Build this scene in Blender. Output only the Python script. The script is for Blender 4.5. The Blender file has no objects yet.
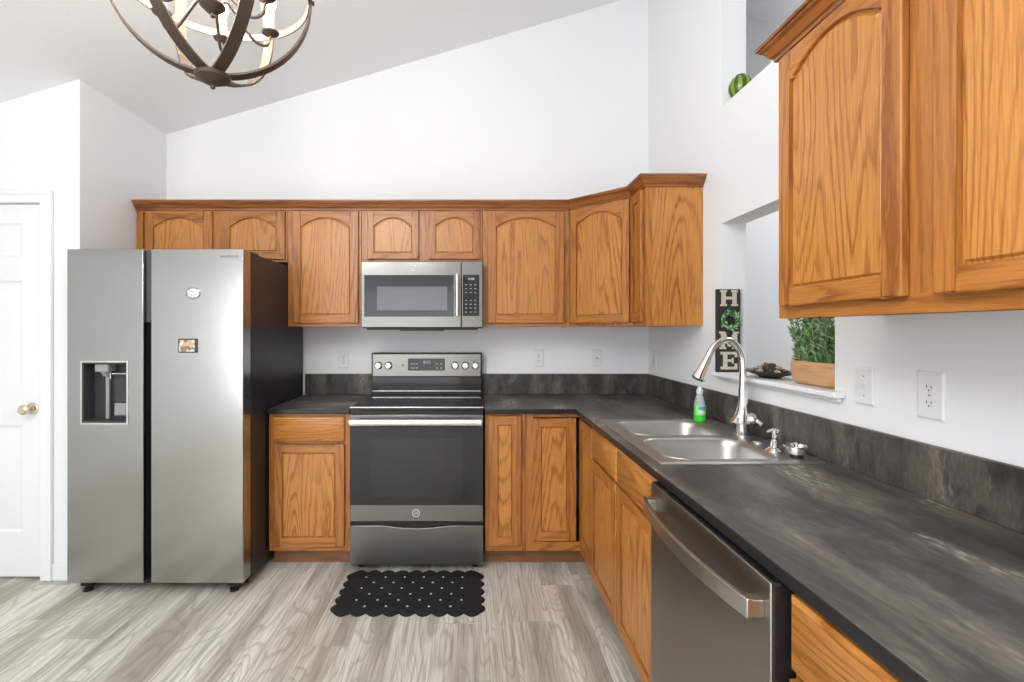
import bpy, bmesh, math, random
from mathutils import Vector, Matrix
random.seed(11)
scn = bpy.context.scene
COL = scn.collection
PI = math.pi
# ------------------------------------------------------------------ camera
H = 1.359                    # eye height; camera at the origin of the plan, looking along +Y
D = 3.377                    # distance to the back wall
XW = 1.217                   # right wall
XL = -2.145                  # closet wall beside the fridge
YL = 2.635                   # closet front
YR = -3.6                    # rear wall
XO = -3.4                    # outer left wall
XF = 4.0                     # far wall of the next room
cam_d = bpy.data.cameras.new('camera')
cam = bpy.data.objects.new('camera', cam_d); COL.objects.link(cam)
cam.location = (0, 0, H); cam.rotation_euler = (PI/2, 0, 0)
cam_d.sensor_width = 36; cam_d.lens = 484/1024*36
cam_d.shift_x = 38.2/1024; cam_d.shift_y = -10.8/1024
cam_d.clip_start = 0.02
scn.camera = cam
# ------------------------------------------------------------------ world, lights, exposure
w = bpy.data.worlds.new('sky'); scn.world = w; w.use_nodes = True
bg = w.node_tree.nodes['Background']
bg.inputs[0].default_value = (0.93, 0.97, 1.0, 1); bg.inputs[1].default_value = 0.8
def area(name, loc, rot, sx, sy, power, col=(1, 1, 1)):
    l = bpy.data.lights.new(name, 'AREA'); l.shape = 'RECTANGLE'; l.size = sx; l.size_y = sy
    l.energy = power; l.color = col
    o = bpy.data.objects.new(name, l); COL.objects.link(o); o.location = loc; o.rotation_euler = rot
    return o
area('rear_fill_light', (-1.3, YR+0.02, 1.2), (PI/2, 0, 0), 2.0, 1.9, 22.0, (.93, .972, 1))  # added fill light in the unseen rear wall opening, facing forward
area('left_fill_light', (XO+0.02, -2.95, 1.2), (0, -PI/2, 0), 1.7, 1.0, 72.0, (.93, .972, 1))  # added fill from an unseen left opening, brightens the right wall
area('overhead_fill_light', (-1.5, -1.1, 2.78), (math.radians(13), math.radians(-16), 0), 1.3, 1.3, 54.0, (.93, .972, 1))  # added overhead fill behind the camera for floor and lower walls, no fixture
area('ceiling_bounce_fill', (-0.9, -0.5, 2.45), (math.radians(180-17), 0, 0), 0.7, 0.7, 54.0, (.93, .972, 1))  # added area light aimed at the ceiling for soft bounced fill
area('next_room_fill_light', (2.5, 2.5, 2.95), (0, 0, 0), 0.6, 0.6, 18.0, (1, 1, 1))  # added light without a fixture, brightens the room behind the pass-through
scn.view_settings.view_transform = 'Standard'; scn.view_settings.look = 'None'
scn.view_settings.gamma = 1.0; scn.view_settings.use_curve_mapping = False
scn.view_settings.exposure = 0.09
# ------------------------------------------------------------------ material helpers
def new_mat(name):
    m = bpy.data.materials.new(name); m.use_nodes = True
    return m, m.node_tree, m.node_tree.nodes['Principled BSDF']
def plain(name, col, rough=0.5, metal=0.0, spec=0.5, emit=None, es=0, trans=0.0, ior=1.45, coat=0.0, bump=0.0, bscale=60):
    m, nt, p = new_mat(name)
    p.inputs['Base Color'].default_value = (*col, 1); p.inputs['Roughness'].default_value = rough
    p.inputs['Metallic'].default_value = metal; p.inputs['Specular IOR Level'].default_value = spec
    p.inputs['Transmission Weight'].default_value = trans; p.inputs['IOR'].default_value = ior
    p.inputs['Coat Weight'].default_value = coat
    if emit: p.inputs['Emission Color'].default_value = (*emit, 1); p.inputs['Emission Strength'].default_value = es
    N = nt.nodes; L = nt.links
    tc = N.new('ShaderNodeTexCoord'); nz = N.new('ShaderNodeTexNoise'); nz.inputs['Scale'].default_value = bscale
    L.new(tc.outputs['Object'], nz.inputs['Vector'])
    mr = N.new('ShaderNodeMapRange'); mr.inputs['To Min'].default_value = max(0, rough-.04); mr.inputs['To Max'].default_value = min(1, rough+.04)
    L.new(nz.outputs['Fac'], mr.inputs['Value']); L.new(mr.outputs[0], p.inputs['Roughness'])
    if bump:
        b = N.new('ShaderNodeBump'); b.inputs['Strength'].default_value = bump; b.inputs['Distance'].default_value = .004
        L.new(nz.outputs['Fac'], b.inputs['Height']); L.new(b.outputs[0], p.inputs['Normal'])
    return m
def ramp(N, stops, interp='LINEAR'):
    r = N.new('ShaderNodeValToRGB'); e = r.color_ramp.elements; r.color_ramp.interpolation = interp
    while len(e) < len(stops): e.new(0.5)
    for q, (pos, c) in zip(e, stops): q.position = pos; q.color = (*c, 1) if len(c) == 3 else c
    return r
def mix(nt, fac, a, b, mode='MIX'):
    n = nt.nodes.new('ShaderNodeMix'); n.data_type = 'RGBA'; n.blend_type = mode
    for sock, v in ((n.inputs[0], fac), (n.inputs[6], a), (n.inputs[7], b)):
        if hasattr(v, 'links'): nt.links.new(v, sock)
        elif isinstance(v, (int, float)): sock.default_value = v
        else: sock.default_value = (*v, 1)
    return n.outputs[2]
def mapping(nt, src, scale, rnd=0.0):
    N, L = nt.nodes, nt.links
    mp = N.new('ShaderNodeMapping'); mp.inputs['Scale'].default_value = scale
    if rnd:
        oi = N.new('ShaderNodeObjectInfo'); mu = N.new('ShaderNodeMath'); mu.operation = 'MULTIPLY'; mu.inputs[1].default_value = rnd
        L.new(oi.outputs['Random'], mu.inputs[0])
        ad = N.new('ShaderNodeVectorMath'); ad.operation = 'ADD'
        L.new(src, ad.inputs[0]); L.new(mu.outputs[0], ad.inputs[1]); src = ad.outputs[0]
    L.new(src, mp.inputs['Vector'])
    return mp.outputs[0]
def oak(name, vertical=True, light=(.57, .238, .052), dark=(.30, .092, .012), rings=25):
    m, nt, p = new_mat(name); N, L = nt.nodes, nt.links
    tc = N.new('ShaderNodeTexCoord').outputs['Object']
    hi = (1, 1, .10) if vertical else (.10, .10, 1)
    n1 = N.new('ShaderNodeTexNoise'); n1.inputs['Scale'].default_value = 5.4; n1.inputs['Detail'].default_value = 1.3; n1.inputs['Roughness'].default_value = .42; n1.inputs['Distortion'].default_value = .25
    L.new(mapping(nt, tc, hi, 41.0), n1.inputs['Vector'])
    mu = N.new('ShaderNodeMath'); mu.operation = 'MULTIPLY'; mu.inputs[1].default_value = rings; L.new(n1.outputs['Fac'], mu.inputs[0])
    # ragged edges of the growth rings
    n4 = N.new('ShaderNodeTexNoise'); n4.inputs['Scale'].default_value = 95; n4.inputs['Detail'].default_value = 2
    L.new(mapping(nt, tc, hi if vertical else hi, 41.0), n4.inputs['Vector'])
    ad = N.new('ShaderNodeMath'); ad.operation = 'MULTIPLY_ADD'; ad.inputs[1].default_value = .8
    L.new(n4.outputs['Fac'], ad.inputs[0]); L.new(mu.outputs[0], ad.inputs[2])
    fr = N.new('ShaderNodeMath'); fr.operation = 'FRACT'; L.new(ad.outputs[0], fr.inputs[0])
    r1 = ramp(N, [(0, (.3, .3, .3)), (.16, (0, 0, 0)), (.60, (.05, .05, .05)), (.86, (.95, .95, .95)), (.94, (1, 1, 1)), (1.0, (.3, .3, .3))]); L.new(fr.outputs[0], r1.inputs[0])
    n2 = N.new('ShaderNodeTexNoise'); n2.inputs['Scale'].default_value = 260; n2.inputs['Detail'].default_value = 2
    L.new(mapping(nt, tc, (1, 1, .035) if vertical else (.035, .035, 1), 41.0), n2.inputs['Vector'])
    r2 = ramp(N, [(.42, (0, 0, 0)), (.66, (1, 1, 1))]); L.new(n2.outputs['Fac'], r2.inputs[0])
    n3 = N.new('ShaderNodeTexNoise'); n3.inputs['Scale'].default_value = 2.2; L.new(mapping(nt, tc, (1, 1, .5), 41.0), n3.inputs['Vector'])
    base = mix(nt, n3.outputs['Fac'], [c*.88 for c in light], [c*1.1 for c in light])
    n5 = N.new('ShaderNodeTexNoise'); n5.inputs['Scale'].default_value = 9; n5.inputs['Detail'].default_value = 2; L.new(mapping(nt, tc, hi, 17.0), n5.inputs['Vector'])
    r5 = ramp(N, [(.35, (.45, .45, .45)), (.58, (1, 1, 1))]); L.new(n5.outputs['Fac'], r5.inputs[0])
    c1n = N.new('ShaderNodeMath'); c1n.operation = 'MULTIPLY'; L.new(r5.outputs[0], c1n.inputs[1]); L.new(r1.outputs[0], c1n.inputs[0])
    c1 = mix(nt, c1n.outputs[0], base, dark)
    c2n = N.new('ShaderNodeMath'); c2n.operation = 'MULTIPLY'; c2n.inputs[1].default_value = .42; L.new(r2.outputs[0], c2n.inputs[0])
    c2 = mix(nt, c2n.outputs[0], c1, dark)
    L.new(c2, p.inputs['Base Color'])
    p.inputs['Roughness'].default_value = .36; p.inputs['Coat Weight'].default_value = .15; p.inputs['Coat Roughness'].default_value = .2
    b = N.new('ShaderNodeBump'); b.inputs['Strength'].default_value = .12; b.inputs['Distance'].default_value = .002; b.invert = True
    L.new(r2.outputs[0], b.inputs['Height']); L.new(b.outputs[0], p.inputs['Normal'])
    return m
OAKV = oak('oak_vertical_grain'); OAKH = oak('oak_horizontal_grain', False)
OAKD = oak('oak_frame_vertical_grain', True, (.47, .178, .036), (.25, .074, .011), 14)
OAKR = oak('oak_frame_horizontal_grain', False, (.47, .178, .036), (.25, .074, .011), 14)
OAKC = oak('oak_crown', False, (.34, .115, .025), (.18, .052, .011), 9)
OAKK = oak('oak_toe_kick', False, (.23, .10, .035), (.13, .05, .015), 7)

def floor_mat():
    m, nt, p = new_mat('grey_oak_planks'); N, L = nt.nodes, nt.links
    tc = N.new('ShaderNodeTexCoord').outputs['Object']
    sp = N.new('ShaderNodeSeparateXYZ'); L.new(tc, sp.inputs[0])
    rw_ = N.new('ShaderNodeMath'); rw_.operation = 'DIVIDE'; rw_.inputs[1].default_value = .18; L.new(sp.outputs[0], rw_.inputs[0])
    fl_ = N.new('ShaderNodeMath'); fl_.operation = 'FLOOR'; L.new(rw_.outputs[0], fl_.inputs[0])
    wn = N.new('ShaderNodeTexWhiteNoise'); wn.noise_dimensions = '1D'; L.new(fl_.outputs[0], wn.inputs['W'])
    sh_ = N.new('ShaderNodeMath'); sh_.operation = 'MULTIPLY_ADD'; sh_.inputs[1].default_value = 1.22; L.new(wn.outputs['Value'], sh_.inputs[0]); L.new(sp.outputs[1], sh_.inputs[2])
    cb = N.new('ShaderNodeCombineXYZ'); L.new(sh_.outputs[0], cb.inputs[0]); L.new(sp.outputs[0], cb.inputs[1])
    br = N.new('ShaderNodeTexBrick'); br.offset = 0
    br.inputs['Scale'].default_value = 1; br.inputs['Brick Width'].default_value = 1.22; br.inputs['Row Height'].default_value = .18
    br.inputs['Mortar Size'].default_value = .0009; br.inputs['Mortar Smooth'].default_value = .3
    br.inputs['Color1'].default_value = (0, 0, 0, 1); br.inputs['Color2'].default_value = (1, 1, 1, 1); br.inputs['Mortar'].default_value = (.5, .5, .5, 1)
    L.new(cb.outputs[0], br.inputs['Vector'])
    sc = N.new('ShaderNodeVectorMath'); sc.operation = 'SCALE'; sc.inputs['Scale'].default_value = 23.0; L.new(br.outputs['Color'], sc.inputs[0])
    ad = N.new('ShaderNodeVectorMath'); ad.operation = 'ADD'; L.new(tc, ad.inputs[0]); L.new(sc.outputs[0], ad.inputs[1])
    v = ad.outputs[0]
    n1 = N.new('ShaderNodeTexNoise'); n1.inputs['Scale'].default_value = 5.5; n1.inputs['Detail'].default_value = 1.6; n1.inputs['Distortion'].default_value = .5
    L.new(mapping(nt, v, (1, .16, 1)), n1.inputs['Vector'])
    mu = N.new('ShaderNodeMath'); mu.operation = 'MULTIPLY'; mu.inputs[1].default_value = 22; L.new(n1.outputs['Fac'], mu.inputs[0])
    fr = N.new('ShaderNodeMath'); fr.operation = 'FRACT'; L.new(mu.outputs[0], fr.inputs[0])
    r1 = ramp(N, [(0, (0, 0, 0)), (.6, (.1, .1, .1)), (.88, (1, 1, 1)), (1, (0, 0, 0))]); L.new(fr.outputs[0], r1.inputs[0])
    n2 = N.new('ShaderNodeTexNoise'); n2.inputs['Scale'].default_value = 120; n2.inputs['Detail'].default_value = 3
    L.new(mapping(nt, v, (1, .03, 1)), n2.inputs['Vector'])
    n3 = N.new('ShaderNodeTexNoise'); n3.inputs['Scale'].default_value = 7; n3.inputs['Detail'].default_value = 3; L.new(mapping(nt, v, (1, .12, 1)), n3.inputs['Vector'])
    r3 = ramp(N, [(.33, (.40, .36, .30)), (.5, (.69, .655, .575)), (.66, (.82, .79, .72))]); L.new(n3.outputs['Fac'], r3.inputs[0])
    tone = ramp(N, [(0, (.93, .925, .92)), (1, (1.04, 1.04, 1.04))]); L.new(br.outputs['Color'], tone.inputs[0])
    c = mix(nt, 1.0, r3.outputs[0], tone.outputs[0], 'MULTIPLY')
    f1 = N.new('ShaderNodeMath'); f1.operation = 'MULTIPLY'; f1.inputs[1].default_value = .42; L.new(r1.outputs[0], f1.inputs[0])
    c = mix(nt, f1.outputs[0], c, (.22, .20, .16))
    r2 = ramp(N, [(.45, (0, 0, 0)), (.66, (.58, .58, .58))]); L.new(n2.outputs['Fac'], r2.inputs[0])
    c = mix(nt, r2.outputs[0], c, (.25, .225, .18))
    f2 = N.new('ShaderNodeMath'); f2.operation = 'MULTIPLY'; f2.inputs[1].default_value = .38; L.new(br.outputs['Fac'], f2.inputs[0])
    c = mix(nt, f2.outputs[0], c, (.12, .10, .085))
    L.new(c, p.inputs['Base Color']); p.inputs['Roughness'].default_value = .42
    b = N.new('ShaderNodeBump'); b.inputs['Strength'].default_value = .08; b.inputs['Distance'].default_value = .002
    L.new(n2.outputs['Fac'], b.inputs['Height']); L.new(b.outputs[0], p.inputs['Normal'])
    return m
FLOOR = floor_mat()

def counter_mat(name, stretch, k=1.0, scr=1.0):
    m, nt, p = new_mat(name); N, L = nt.nodes, nt.links
    tc = N.new('ShaderNodeTexCoord').outputs['Object']
    v = mapping(nt, tc, stretch)
    n1 = N.new('ShaderNodeTexNoise'); n1.inputs['Scale'].default_value = 5.5; n1.inputs['Detail'].default_value = 7; n1.inputs['Roughness'].default_value = .66; n1.inputs['Distortion'].default_value = .5; L.new(v, n1.inputs['Vector'])
    r1 = ramp(N, [(.34, (.028*k, .026*k, .0225*k)), (.45, (.064*k, .059*k, .051*k)), (.53, (.118*k, .108*k, .093*k)), (.60, (.148*k, .128*k, .102*k)), (.67, (.21*k, .162*k, .12*k))]); L.new(n1.outputs['Fac'], r1.inputs[0])
    n2 = N.new('ShaderNodeTexNoise'); n2.inputs['Scale'].default_value = 90; n2.inputs['Detail'].default_value = 4; L.new(v, n2.inputs['Vector'])
    n3 = N.new('ShaderNodeTexNoise'); n3.inputs['Scale'].default_value = 4.2; n3.inputs['Detail'].default_value = 5; n3.inputs['Distortion'].default_value = .4
    L.new(mapping(nt, tc, [s*1.25+.05 for s in stretch]), n3.inputs['Vector'])
    ra = ramp(N, [(.57, (0, 0, 0)), (.64, (1, 1, 1))]); L.new(n3.outputs['Fac'], ra.inputs[0])
    rb = ramp(N, [(.48, (0, 0, 0)), (.60, (.9, .9, .9))]); L.new(n2.outputs['Fac'], rb.inputs[0])
    mu = N.new('ShaderNodeMath'); mu.operation = 'MULTIPLY'; L.new(ra.outputs[0], mu.inputs[0]); L.new(rb.outputs[0], mu.inputs[1])
    c = mix(nt, mu.outputs[0], r1.outputs[0], (.40*k*scr, .38*k*scr, .35*k*scr))
    rs = ramp(N, [(.3, (.78, .78, .78)), (.7, (1.2, 1.2, 1.2))]); L.new(n2.outputs['Fac'], rs.inputs[0])
    c = mix(nt, 1.0, c, rs.outputs[0], 'MULTIPLY')
    L.new(c, p.inputs['Base Color']); p.inputs['Roughness'].default_value = .42; p.inputs['Specular IOR Level'].default_value = .4
    return m
CT_Y = counter_mat('slate_laminate_lengthwise', (1.0, .34, 1), .97); CT_X = counter_mat('slate_laminate_crosswise', (.35, 1, 1), .97)
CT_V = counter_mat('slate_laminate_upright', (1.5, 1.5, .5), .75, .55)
CT_E = plain('laminate_edge', (.012, .011, .011), .3)

def steel(name, col, rough, streak=(60, 60, .6), aniso=0.0, amt=.06):
    m, nt, p = new_mat(name); N, L = nt.nodes, nt.links
    tc = N.new('ShaderNodeTexCoord').outputs['Object']
    n = N.new('ShaderNodeTexNoise'); n.inputs['Scale'].default_value = 8; n.inputs['Detail'].default_value = 4; L.new(mapping(nt, tc, streak), n.inputs['Vector'])
    mr = N.new('ShaderNodeMapRange'); mr.inputs['To Min'].default_value = rough-amt; mr.inputs['To Max'].default_value = rough+amt
    L.new(n.outputs['Fac'], mr.inputs['Value']); L.new(mr.outputs[0], p.inputs['Roughness'])
    p.inputs['Metallic'].default_value = 1; p.inputs['Anisotropic'].default_value = aniso
    c = mix(nt, n.outputs['Fac'], [q*.98 for q in col], [min(1, q*1.02) for q in col]); L.new(c, p.inputs['Base Color'])
    return m
STEEL = steel('brushed_stainless', (.39, .385, .37), .21, (.3, .3, 1.2), amt=.015)
STEELM = steel('microwave_stainless', (.235, .225, .208), .20, (.4, 10, 20), amt=.02)
SLATE = steel('dark_stainless', (.31, .29, .26), .33, (.4, .4, 14), amt=.02)
SLATEF = steel('dark_stainless_range', (.215, .21, .195), .36, (.4, 10, 20), amt=.02)
STEELH = steel('bar_handle_steel', (.50, .47, .43), .30, (4, 4, 4), amt=.02)
SINKM = steel('sink_steel', (.54, .53, .51), .38, (.6, 2, 2), amt=.02)
CHROME = plain('chrome', (.86, .86, .87), .07, 1.0)
HANDLE = plain('polished_steel_bar', (.72, .70, .66), .22, 1.0)
WALL = plain('white_wall_paint', (.85, .857, .868), .6, spec=.25, bump=.04, bscale=180)
CEIL = plain('white_ceiling_texture', (.91, .922, .94), .8, spec=.1, bump=.25, bscale=120)
TRIM = plain('white_trim_gloss', (.86, .86, .86), .35)
DOORW = plain('white_door_paint', (.84, .845, .855), .4)
BRASS = plain('satin_nickel_brass', (.72, .64, .50), .2, 1.0)
BLACK = plain('black_plastic', (.012, .012, .013), .35)
GLOSSB = plain('black_glass', (.012, .012, .014), .07, spec=.6)
OVENG = plain('oven_glass', (.02, .02, .022), .10, spec=.55)
MICG = plain('microwave_glass', (.028, .03, .036), .08, spec=.7)
MICW = plain('microwave_window_mesh', (.13, .14, .15), .12, spec=.8)
DARKG = plain('dark_grey_plastic', (.055, .055, .06), .4)
FSIDE = plain('fridge_side_charcoal', (.035, .034, .034), .38, .3)
GREYP = plain('grey_plastic', (.30, .30, .30), .35)
PLATE = plain('white_plastic', (.80, .80, .79), .35)
SLOT = plain('slot_dark', (.03, .03, .03), .6)
RUBBER = plain('black_rubber', (.017, .017, .019), .68, spec=.3, bump=.3, bscale=240)
BRONZE = plain('weathered_bronze', (.10, .072, .055), .5, .55, bump=.3, bscale=90)
BULB = plain('lit_bulb', (1, .9, .75), .3, emit=(1, .93, .83), es=230)
CREAM = plain('candle_sleeve', (.80, .74, .64), .5)
WHITEM = plain('white_marking', (.75, .76, .78), .4)
SILVERT = plain('silver_emblem', (.75, .75, .75), .25, .7)
LOGOG = plain('grey_lettering', (.16, .16, .17), .4)
# ------------------------------------------------------------------ geometry helpers
ORG = {}
class MB:
    def __init__(s): s.bm = bmesh.new(); s.mi = 0
    def _f(s, vs):
        try: f = s.bm.faces.new(vs); f.material_index = s.mi; return f
        except ValueError: return None
    def box(s, x0, x1, y0, y1, z0, z1):
        x0, x1 = sorted((x0, x1)); y0, y1 = sorted((y0, y1)); z0, z1 = sorted((z0, z1))
        v = [s.bm.verts.new((x, y, z)) for x in (x0, x1) for y in (y0, y1) for z in (z0, z1)]
        for q in ((0, 1, 3, 2), (4, 6, 7, 5), (0, 4, 5, 1), (2, 3, 7, 6), (0, 2, 6, 4), (1, 5, 7, 3)): s._f([v[i] for i in q])
        return s
    def prism(s, pts, fn):
        """pts: 2D outline; fn(u, v, k) -> xyz for k=0 and 1"""
        a = [s.bm.verts.new(fn(u, v, 0)) for u, v in pts]; b = [s.bm.verts.new(fn(u, v, 1)) for u, v in pts]
        n = len(pts); s._f(a[::-1]); s._f(b)
        for i in range(n): s._f([a[i], a[(i+1) % n], b[(i+1) % n], b[i]])
        return s
    def loops(s, rings, cap0=True, cap1=True):
        R = [[s.bm.verts.new(p) for p in r] for r in rings]; n = len(R[0])
        for a, b in zip(R, R[1:]):
            for i in range(n): s._f([a[i], a[(i+1) % n], b[(i+1) % n], b[i]])
        if cap0: s._f(R[0][::-1])
        if cap1: s._f(R[-1])
        return s
    def lathe(s, prof, c=(0, 0, 0), n=24, sx=1, sy=1, axis='z'):
        rings = []
        for r, z in prof:
            r = max(r, 1e-4); ring = []
            for i in range(n):
                a = 2*PI*i/n; u, v = r*math.cos(a)*sx, r*math.sin(a)*sy
                if axis == 'z': q = (u, v, z)
                elif axis == 'y': q = (u, z, -v)
                else: q = (z, u, v)
                ring.append((c[0]+q[0], c[1]+q[1], c[2]+q[2]))
            rings.append(ring)
        return s.loops(rings)
    def ring(s, c, r0, r1, z0, z1, n=32, axis='z'):
        rings = []
        for r, z in ((r0, z0), (r1, z0), (r1, z1), (r0, z1), (r0, z0)):
            rings.append([(c[0]+r*math.cos(a), c[1]+r*math.sin(a), c[2]+z) if axis == 'z' else (c[0]+r*math.cos(a), c[1]+z, c[2]+r*math.sin(a)) for a in [2*PI*k/n for k in range(n)]])
        return s.loops(rings, False, False)
    def tube(s, pts, r, n=12, flat=None):
        pts = [Vector(p) for p in pts]; rr = r if isinstance(r, (list, tuple)) else [r]*len(pts)
        rings = []; up = None
        for i, p in enumerate(pts):
            t = (pts[min(i+1, len(pts)-1)]-pts[max(i-1, 0)]).normalized()
            if up is None:
                up = Vector((0, 0, 1)) if abs(t.z) < .9 else Vector((1, 0, 0))
            x = up.cross(t)
            if x.length < 1e-5: x = Vector((1, 0, 0))
            x.normalize(); up = t.cross(x).normalized()
            rings.append([p+x*rr[i]*math.cos(2*PI*k/n)+up*rr[i]*math.sin(2*PI*k/n) for k in range(n)])
        return s.loops(rings)
    def cells(s, us, vs, keep, fn):
        """grid slab with holes: fn(u, v, k)->xyz, watertight outer faces only"""
        V = {}
        def vt(i, j, k):
            if (i, j, k) not in V: V[i, j, k] = s.bm.verts.new(fn(us[i], vs[j], k))
            return V[i, j, k]
        nu, nv = len(us)-1, len(vs)-1
        K = lambda i, j: 0 <= i < nu and 0 <= j < nv and keep((us[i]+us[i+1])/2, (vs[j]+vs[j+1])/2)
        for i in range(nu):
            for j in range(nv):
                if not K(i, j): continue
                s._f([vt(i, j, 0), vt(i, j+1, 0), vt(i+1, j+1, 0), vt(i+1, j, 0)])
                s._f([vt(i, j, 1), vt(i+1, j, 1), vt(i+1, j+1, 1), vt(i, j+1, 1)])
                for di, dj, a, b in ((-1, 0, (i, j), (i, j+1)), (1, 0, (i+1, j+1), (i+1, j)), (0, -1, (i+1, j), (i, j)), (0, 1, (i, j+1), (i+1, j+1))):
                    if not K(i+di, j+dj): s._f([vt(*a, 0), vt(*b, 0), vt(*b, 1), vt(*a, 1)][::-1])
        return s
    def text(s, string, size, fn, extrude=.001, align='CENTER'):
        cu = bpy.data.curves.new('lettering', 'FONT'); cu.body = string; cu.size = size; cu.extrude = extrude
        cu.align_x = align; cu.align_y = 'CENTER'; cu.resolution_u = 3
        o = bpy.data.objects.new('lettering', cu); COL.objects.link(o)
        dg = bpy.context.evaluated_depsgraph_get(); me = o.evaluated_get(dg).to_mesh()
        vs = [s.bm.verts.new(fn(*v.co)) for v in me.vertices]
        for pl in me.polygons: s._f([vs[i] for i in pl.vertices])
        o.evaluated_get(dg).to_mesh_clear(); bpy.data.objects.remove(o); bpy.data.curves.remove(cu)
        return s
    def build(s, name, mats, parent=None, bevel=0, seg=2, smooth=True, angle=35):
        org = ORG.get(parent.name, Vector((0, 0, 0))) if parent else Vector((0, 0, 0))
        bmesh.ops.remove_doubles(s.bm, verts=s.bm.verts, dist=1e-6)
        bmesh.ops.recalc_face_normals(s.bm, faces=s.bm.faces)
        bmesh.ops.translate(s.bm, verts=s.bm.verts, vec=-org)
        me = bpy.data.meshes.new(name); s.bm.to_mesh(me); s.bm.free()
        for m in (mats if isinstance(mats, (list, tuple)) else [mats]): me.materials.append(m)
        o = bpy.data.objects.new(name, me); COL.objects.link(o)
        if parent: o.parent = parent
        ORG[o.name] = org
        if smooth:
            me.shade_smooth(); me.set_sharp_from_angle(angle=math.radians(angle))
        if bevel:
            b = o.modifiers.new('edge', 'BEVEL'); b.width = bevel; b.segments = seg; b.limit_method = 'ANGLE'; b.angle_limit = math.radians(40)
        return o
def box(*a): return MB().box(*a)
def thing(name, loc, label, cat, group=None):
    o = bpy.data.objects.new(name, None); COL.objects.link(o); o.location = loc; o.empty_display_size = .05
    ORG[o.name] = Vector(loc); return tag(o, label, cat, group)
def tag(o, label, cat, group=None):
    o['label'] = label; o['category'] = cat
    if group: o['group'] = group
    return o
def struct(o): o['kind'] = 'structure'; return o
def recenter(o):
    """put the origin of a single-mesh thing at its base centre"""
    me = o.data; xs = [v.co for v in me.vertices]
    c = Vector(((min(v.x for v in xs)+max(v.x for v in xs))/2, (min(v.y for v in xs)+max(v.y for v in xs))/2, min(v.z for v in xs)))
    me.transform(Matrix.Translation(-c)); o.location = o.location+c; ORG[o.name] = ORG[o.name]+c
    return o
# ------------------------------------------------------------------ SETTING
def zc(x): return 2.7276+.2954*(x+2.1335) if x < 1.276 else 2.7276+.2954*(1.276+2.1335)-.2954*(x-1.276)
struct(box(XO-.1, XF+.1, YR-.1, D+.1, -.08, 0).build('floor', FLOOR))
m = MB()
for xa, xb in ((XO-.1, 1.276), (1.276, XF+.1)):
    m.prism([(xa, zc(xa)), (xb, zc(xb)), (xb, zc(xb)+.08), (xa, zc(xa)+.08)], lambda u, v, k: (u, YR-.1 if k == 0 else D+.1, v))
struct(m.build('ceiling', CEIL, smooth=False))
gable = [(XO, 0), (XF, 0), (XF, zc(XF)), (1.276, zc(1.276)), (XO, zc(XO))]
struct(MB().prism(gable, lambda u, v, k: (u, D+.1*k, v)).build('wall_back', WALL, smooth=False))
m = MB()
m.cells([XO, -2.4, -.2, XF], [0, .08, 2.2], lambda u, v: not (-2.4 < u < -.2 and v > .08), lambda u, v, k: (u, YR-.1*k, v))
m.prism([(XO, 2.2), (XF, 2.2), (XF, zc(XF)), (1.276, zc(1.276)), (XO, zc(XO))], lambda u, v, k: (u, YR-.1*k, v))
struct(m.build('wall_rear', WALL, smooth=False))
struct(MB().cells([YR, -3.45, -2.45, YL-.001], [0, .4, 2.0, zc(XO)], lambda u, v: not (-3.45 < u < -2.45 and .4 < v < 2.0), lambda u, v, k: (XO-.1*k, u, v)).build('wall_outer_left', WALL, smooth=False))
struct(MB().cells([YR, -.3, 2.1, D], [0, .7, 2.3, zc(XF)], lambda u, v: not (-.3 < u < 2.1 and .7 < v < 2.3), lambda u, v, k: (XF+.1*k, u, v)).build('wall_outer_right', WALL, smooth=False))
# closet wall beside the fridge: front with the door opening + return
DX0, DX1, DZ = -3.118, -2.354, 2.051
m = MB()
m.prism([(XO, DZ), (XL, DZ), (XL, zc(XL)), (XO, zc(XO))], lambda u, v, k: (u, YL+.11*k, v))
m.box(DX1, XL, YL, YL+.11, 0, DZ); m.box(XO, DX0, YL, YL+.11, 0, DZ)
m.prism([(XL-.11, 0), (XL, 0), (XL, zc(XL)), (XL-.11, zc(XL-.11))], lambda u, v, k: (u, YL+.11 if k == 0 else D, v))
struct(m.build('wall_left', WALL, smooth=False))
# right wall with the pass-through (lower) and the plant ledge opening (upper)
PY0, PY1, PZ0, PZ1 = 1.631, 2.373, 1.135, 1.883
def keepw(u, v): return not ((PY0 < u < PY1 and PZ0 < v < PZ1) or (.35 < u < PY1 and 2.455 < v < 3.45))
m = MB()
m.cells([YR, .35, PY0, PY1, D], [0, PZ0, PZ1, 2.455, 3.45, 3.69], keepw, lambda u, v, k: (XW+.118*k, u, v))
struct(m.build('wall_right', WALL, smooth=False))
m = MB()
m.prism([(XW, 3.69), (XW+.118, 3.69), (XW+.118, zc(XW+.118)), (1.276, zc(1.276)), (XW, zc(XW))], lambda u, v, k: (u, YR if k == 0 else D, v))
struct(m.build('trim_3', WALL, smooth=False))
# pass-through sill with apron
m = MB()
m.cells([XW-.042, XW-.0005, XW+.16], [PY0-.05, PY0+.001, PY1-.001, PY1+.02], lambda u, v: u < XW or PY0 < v < PY1, lambda u, v, k: (u, v, PZ0+.0005+(.0195)*k))
m.box(XW-.018, XW-.0008, PY0-.035, PY1+.005, PZ0-.014, PZ0)
struct(m.build('trim_2', TRIM, bevel=.004))
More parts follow.
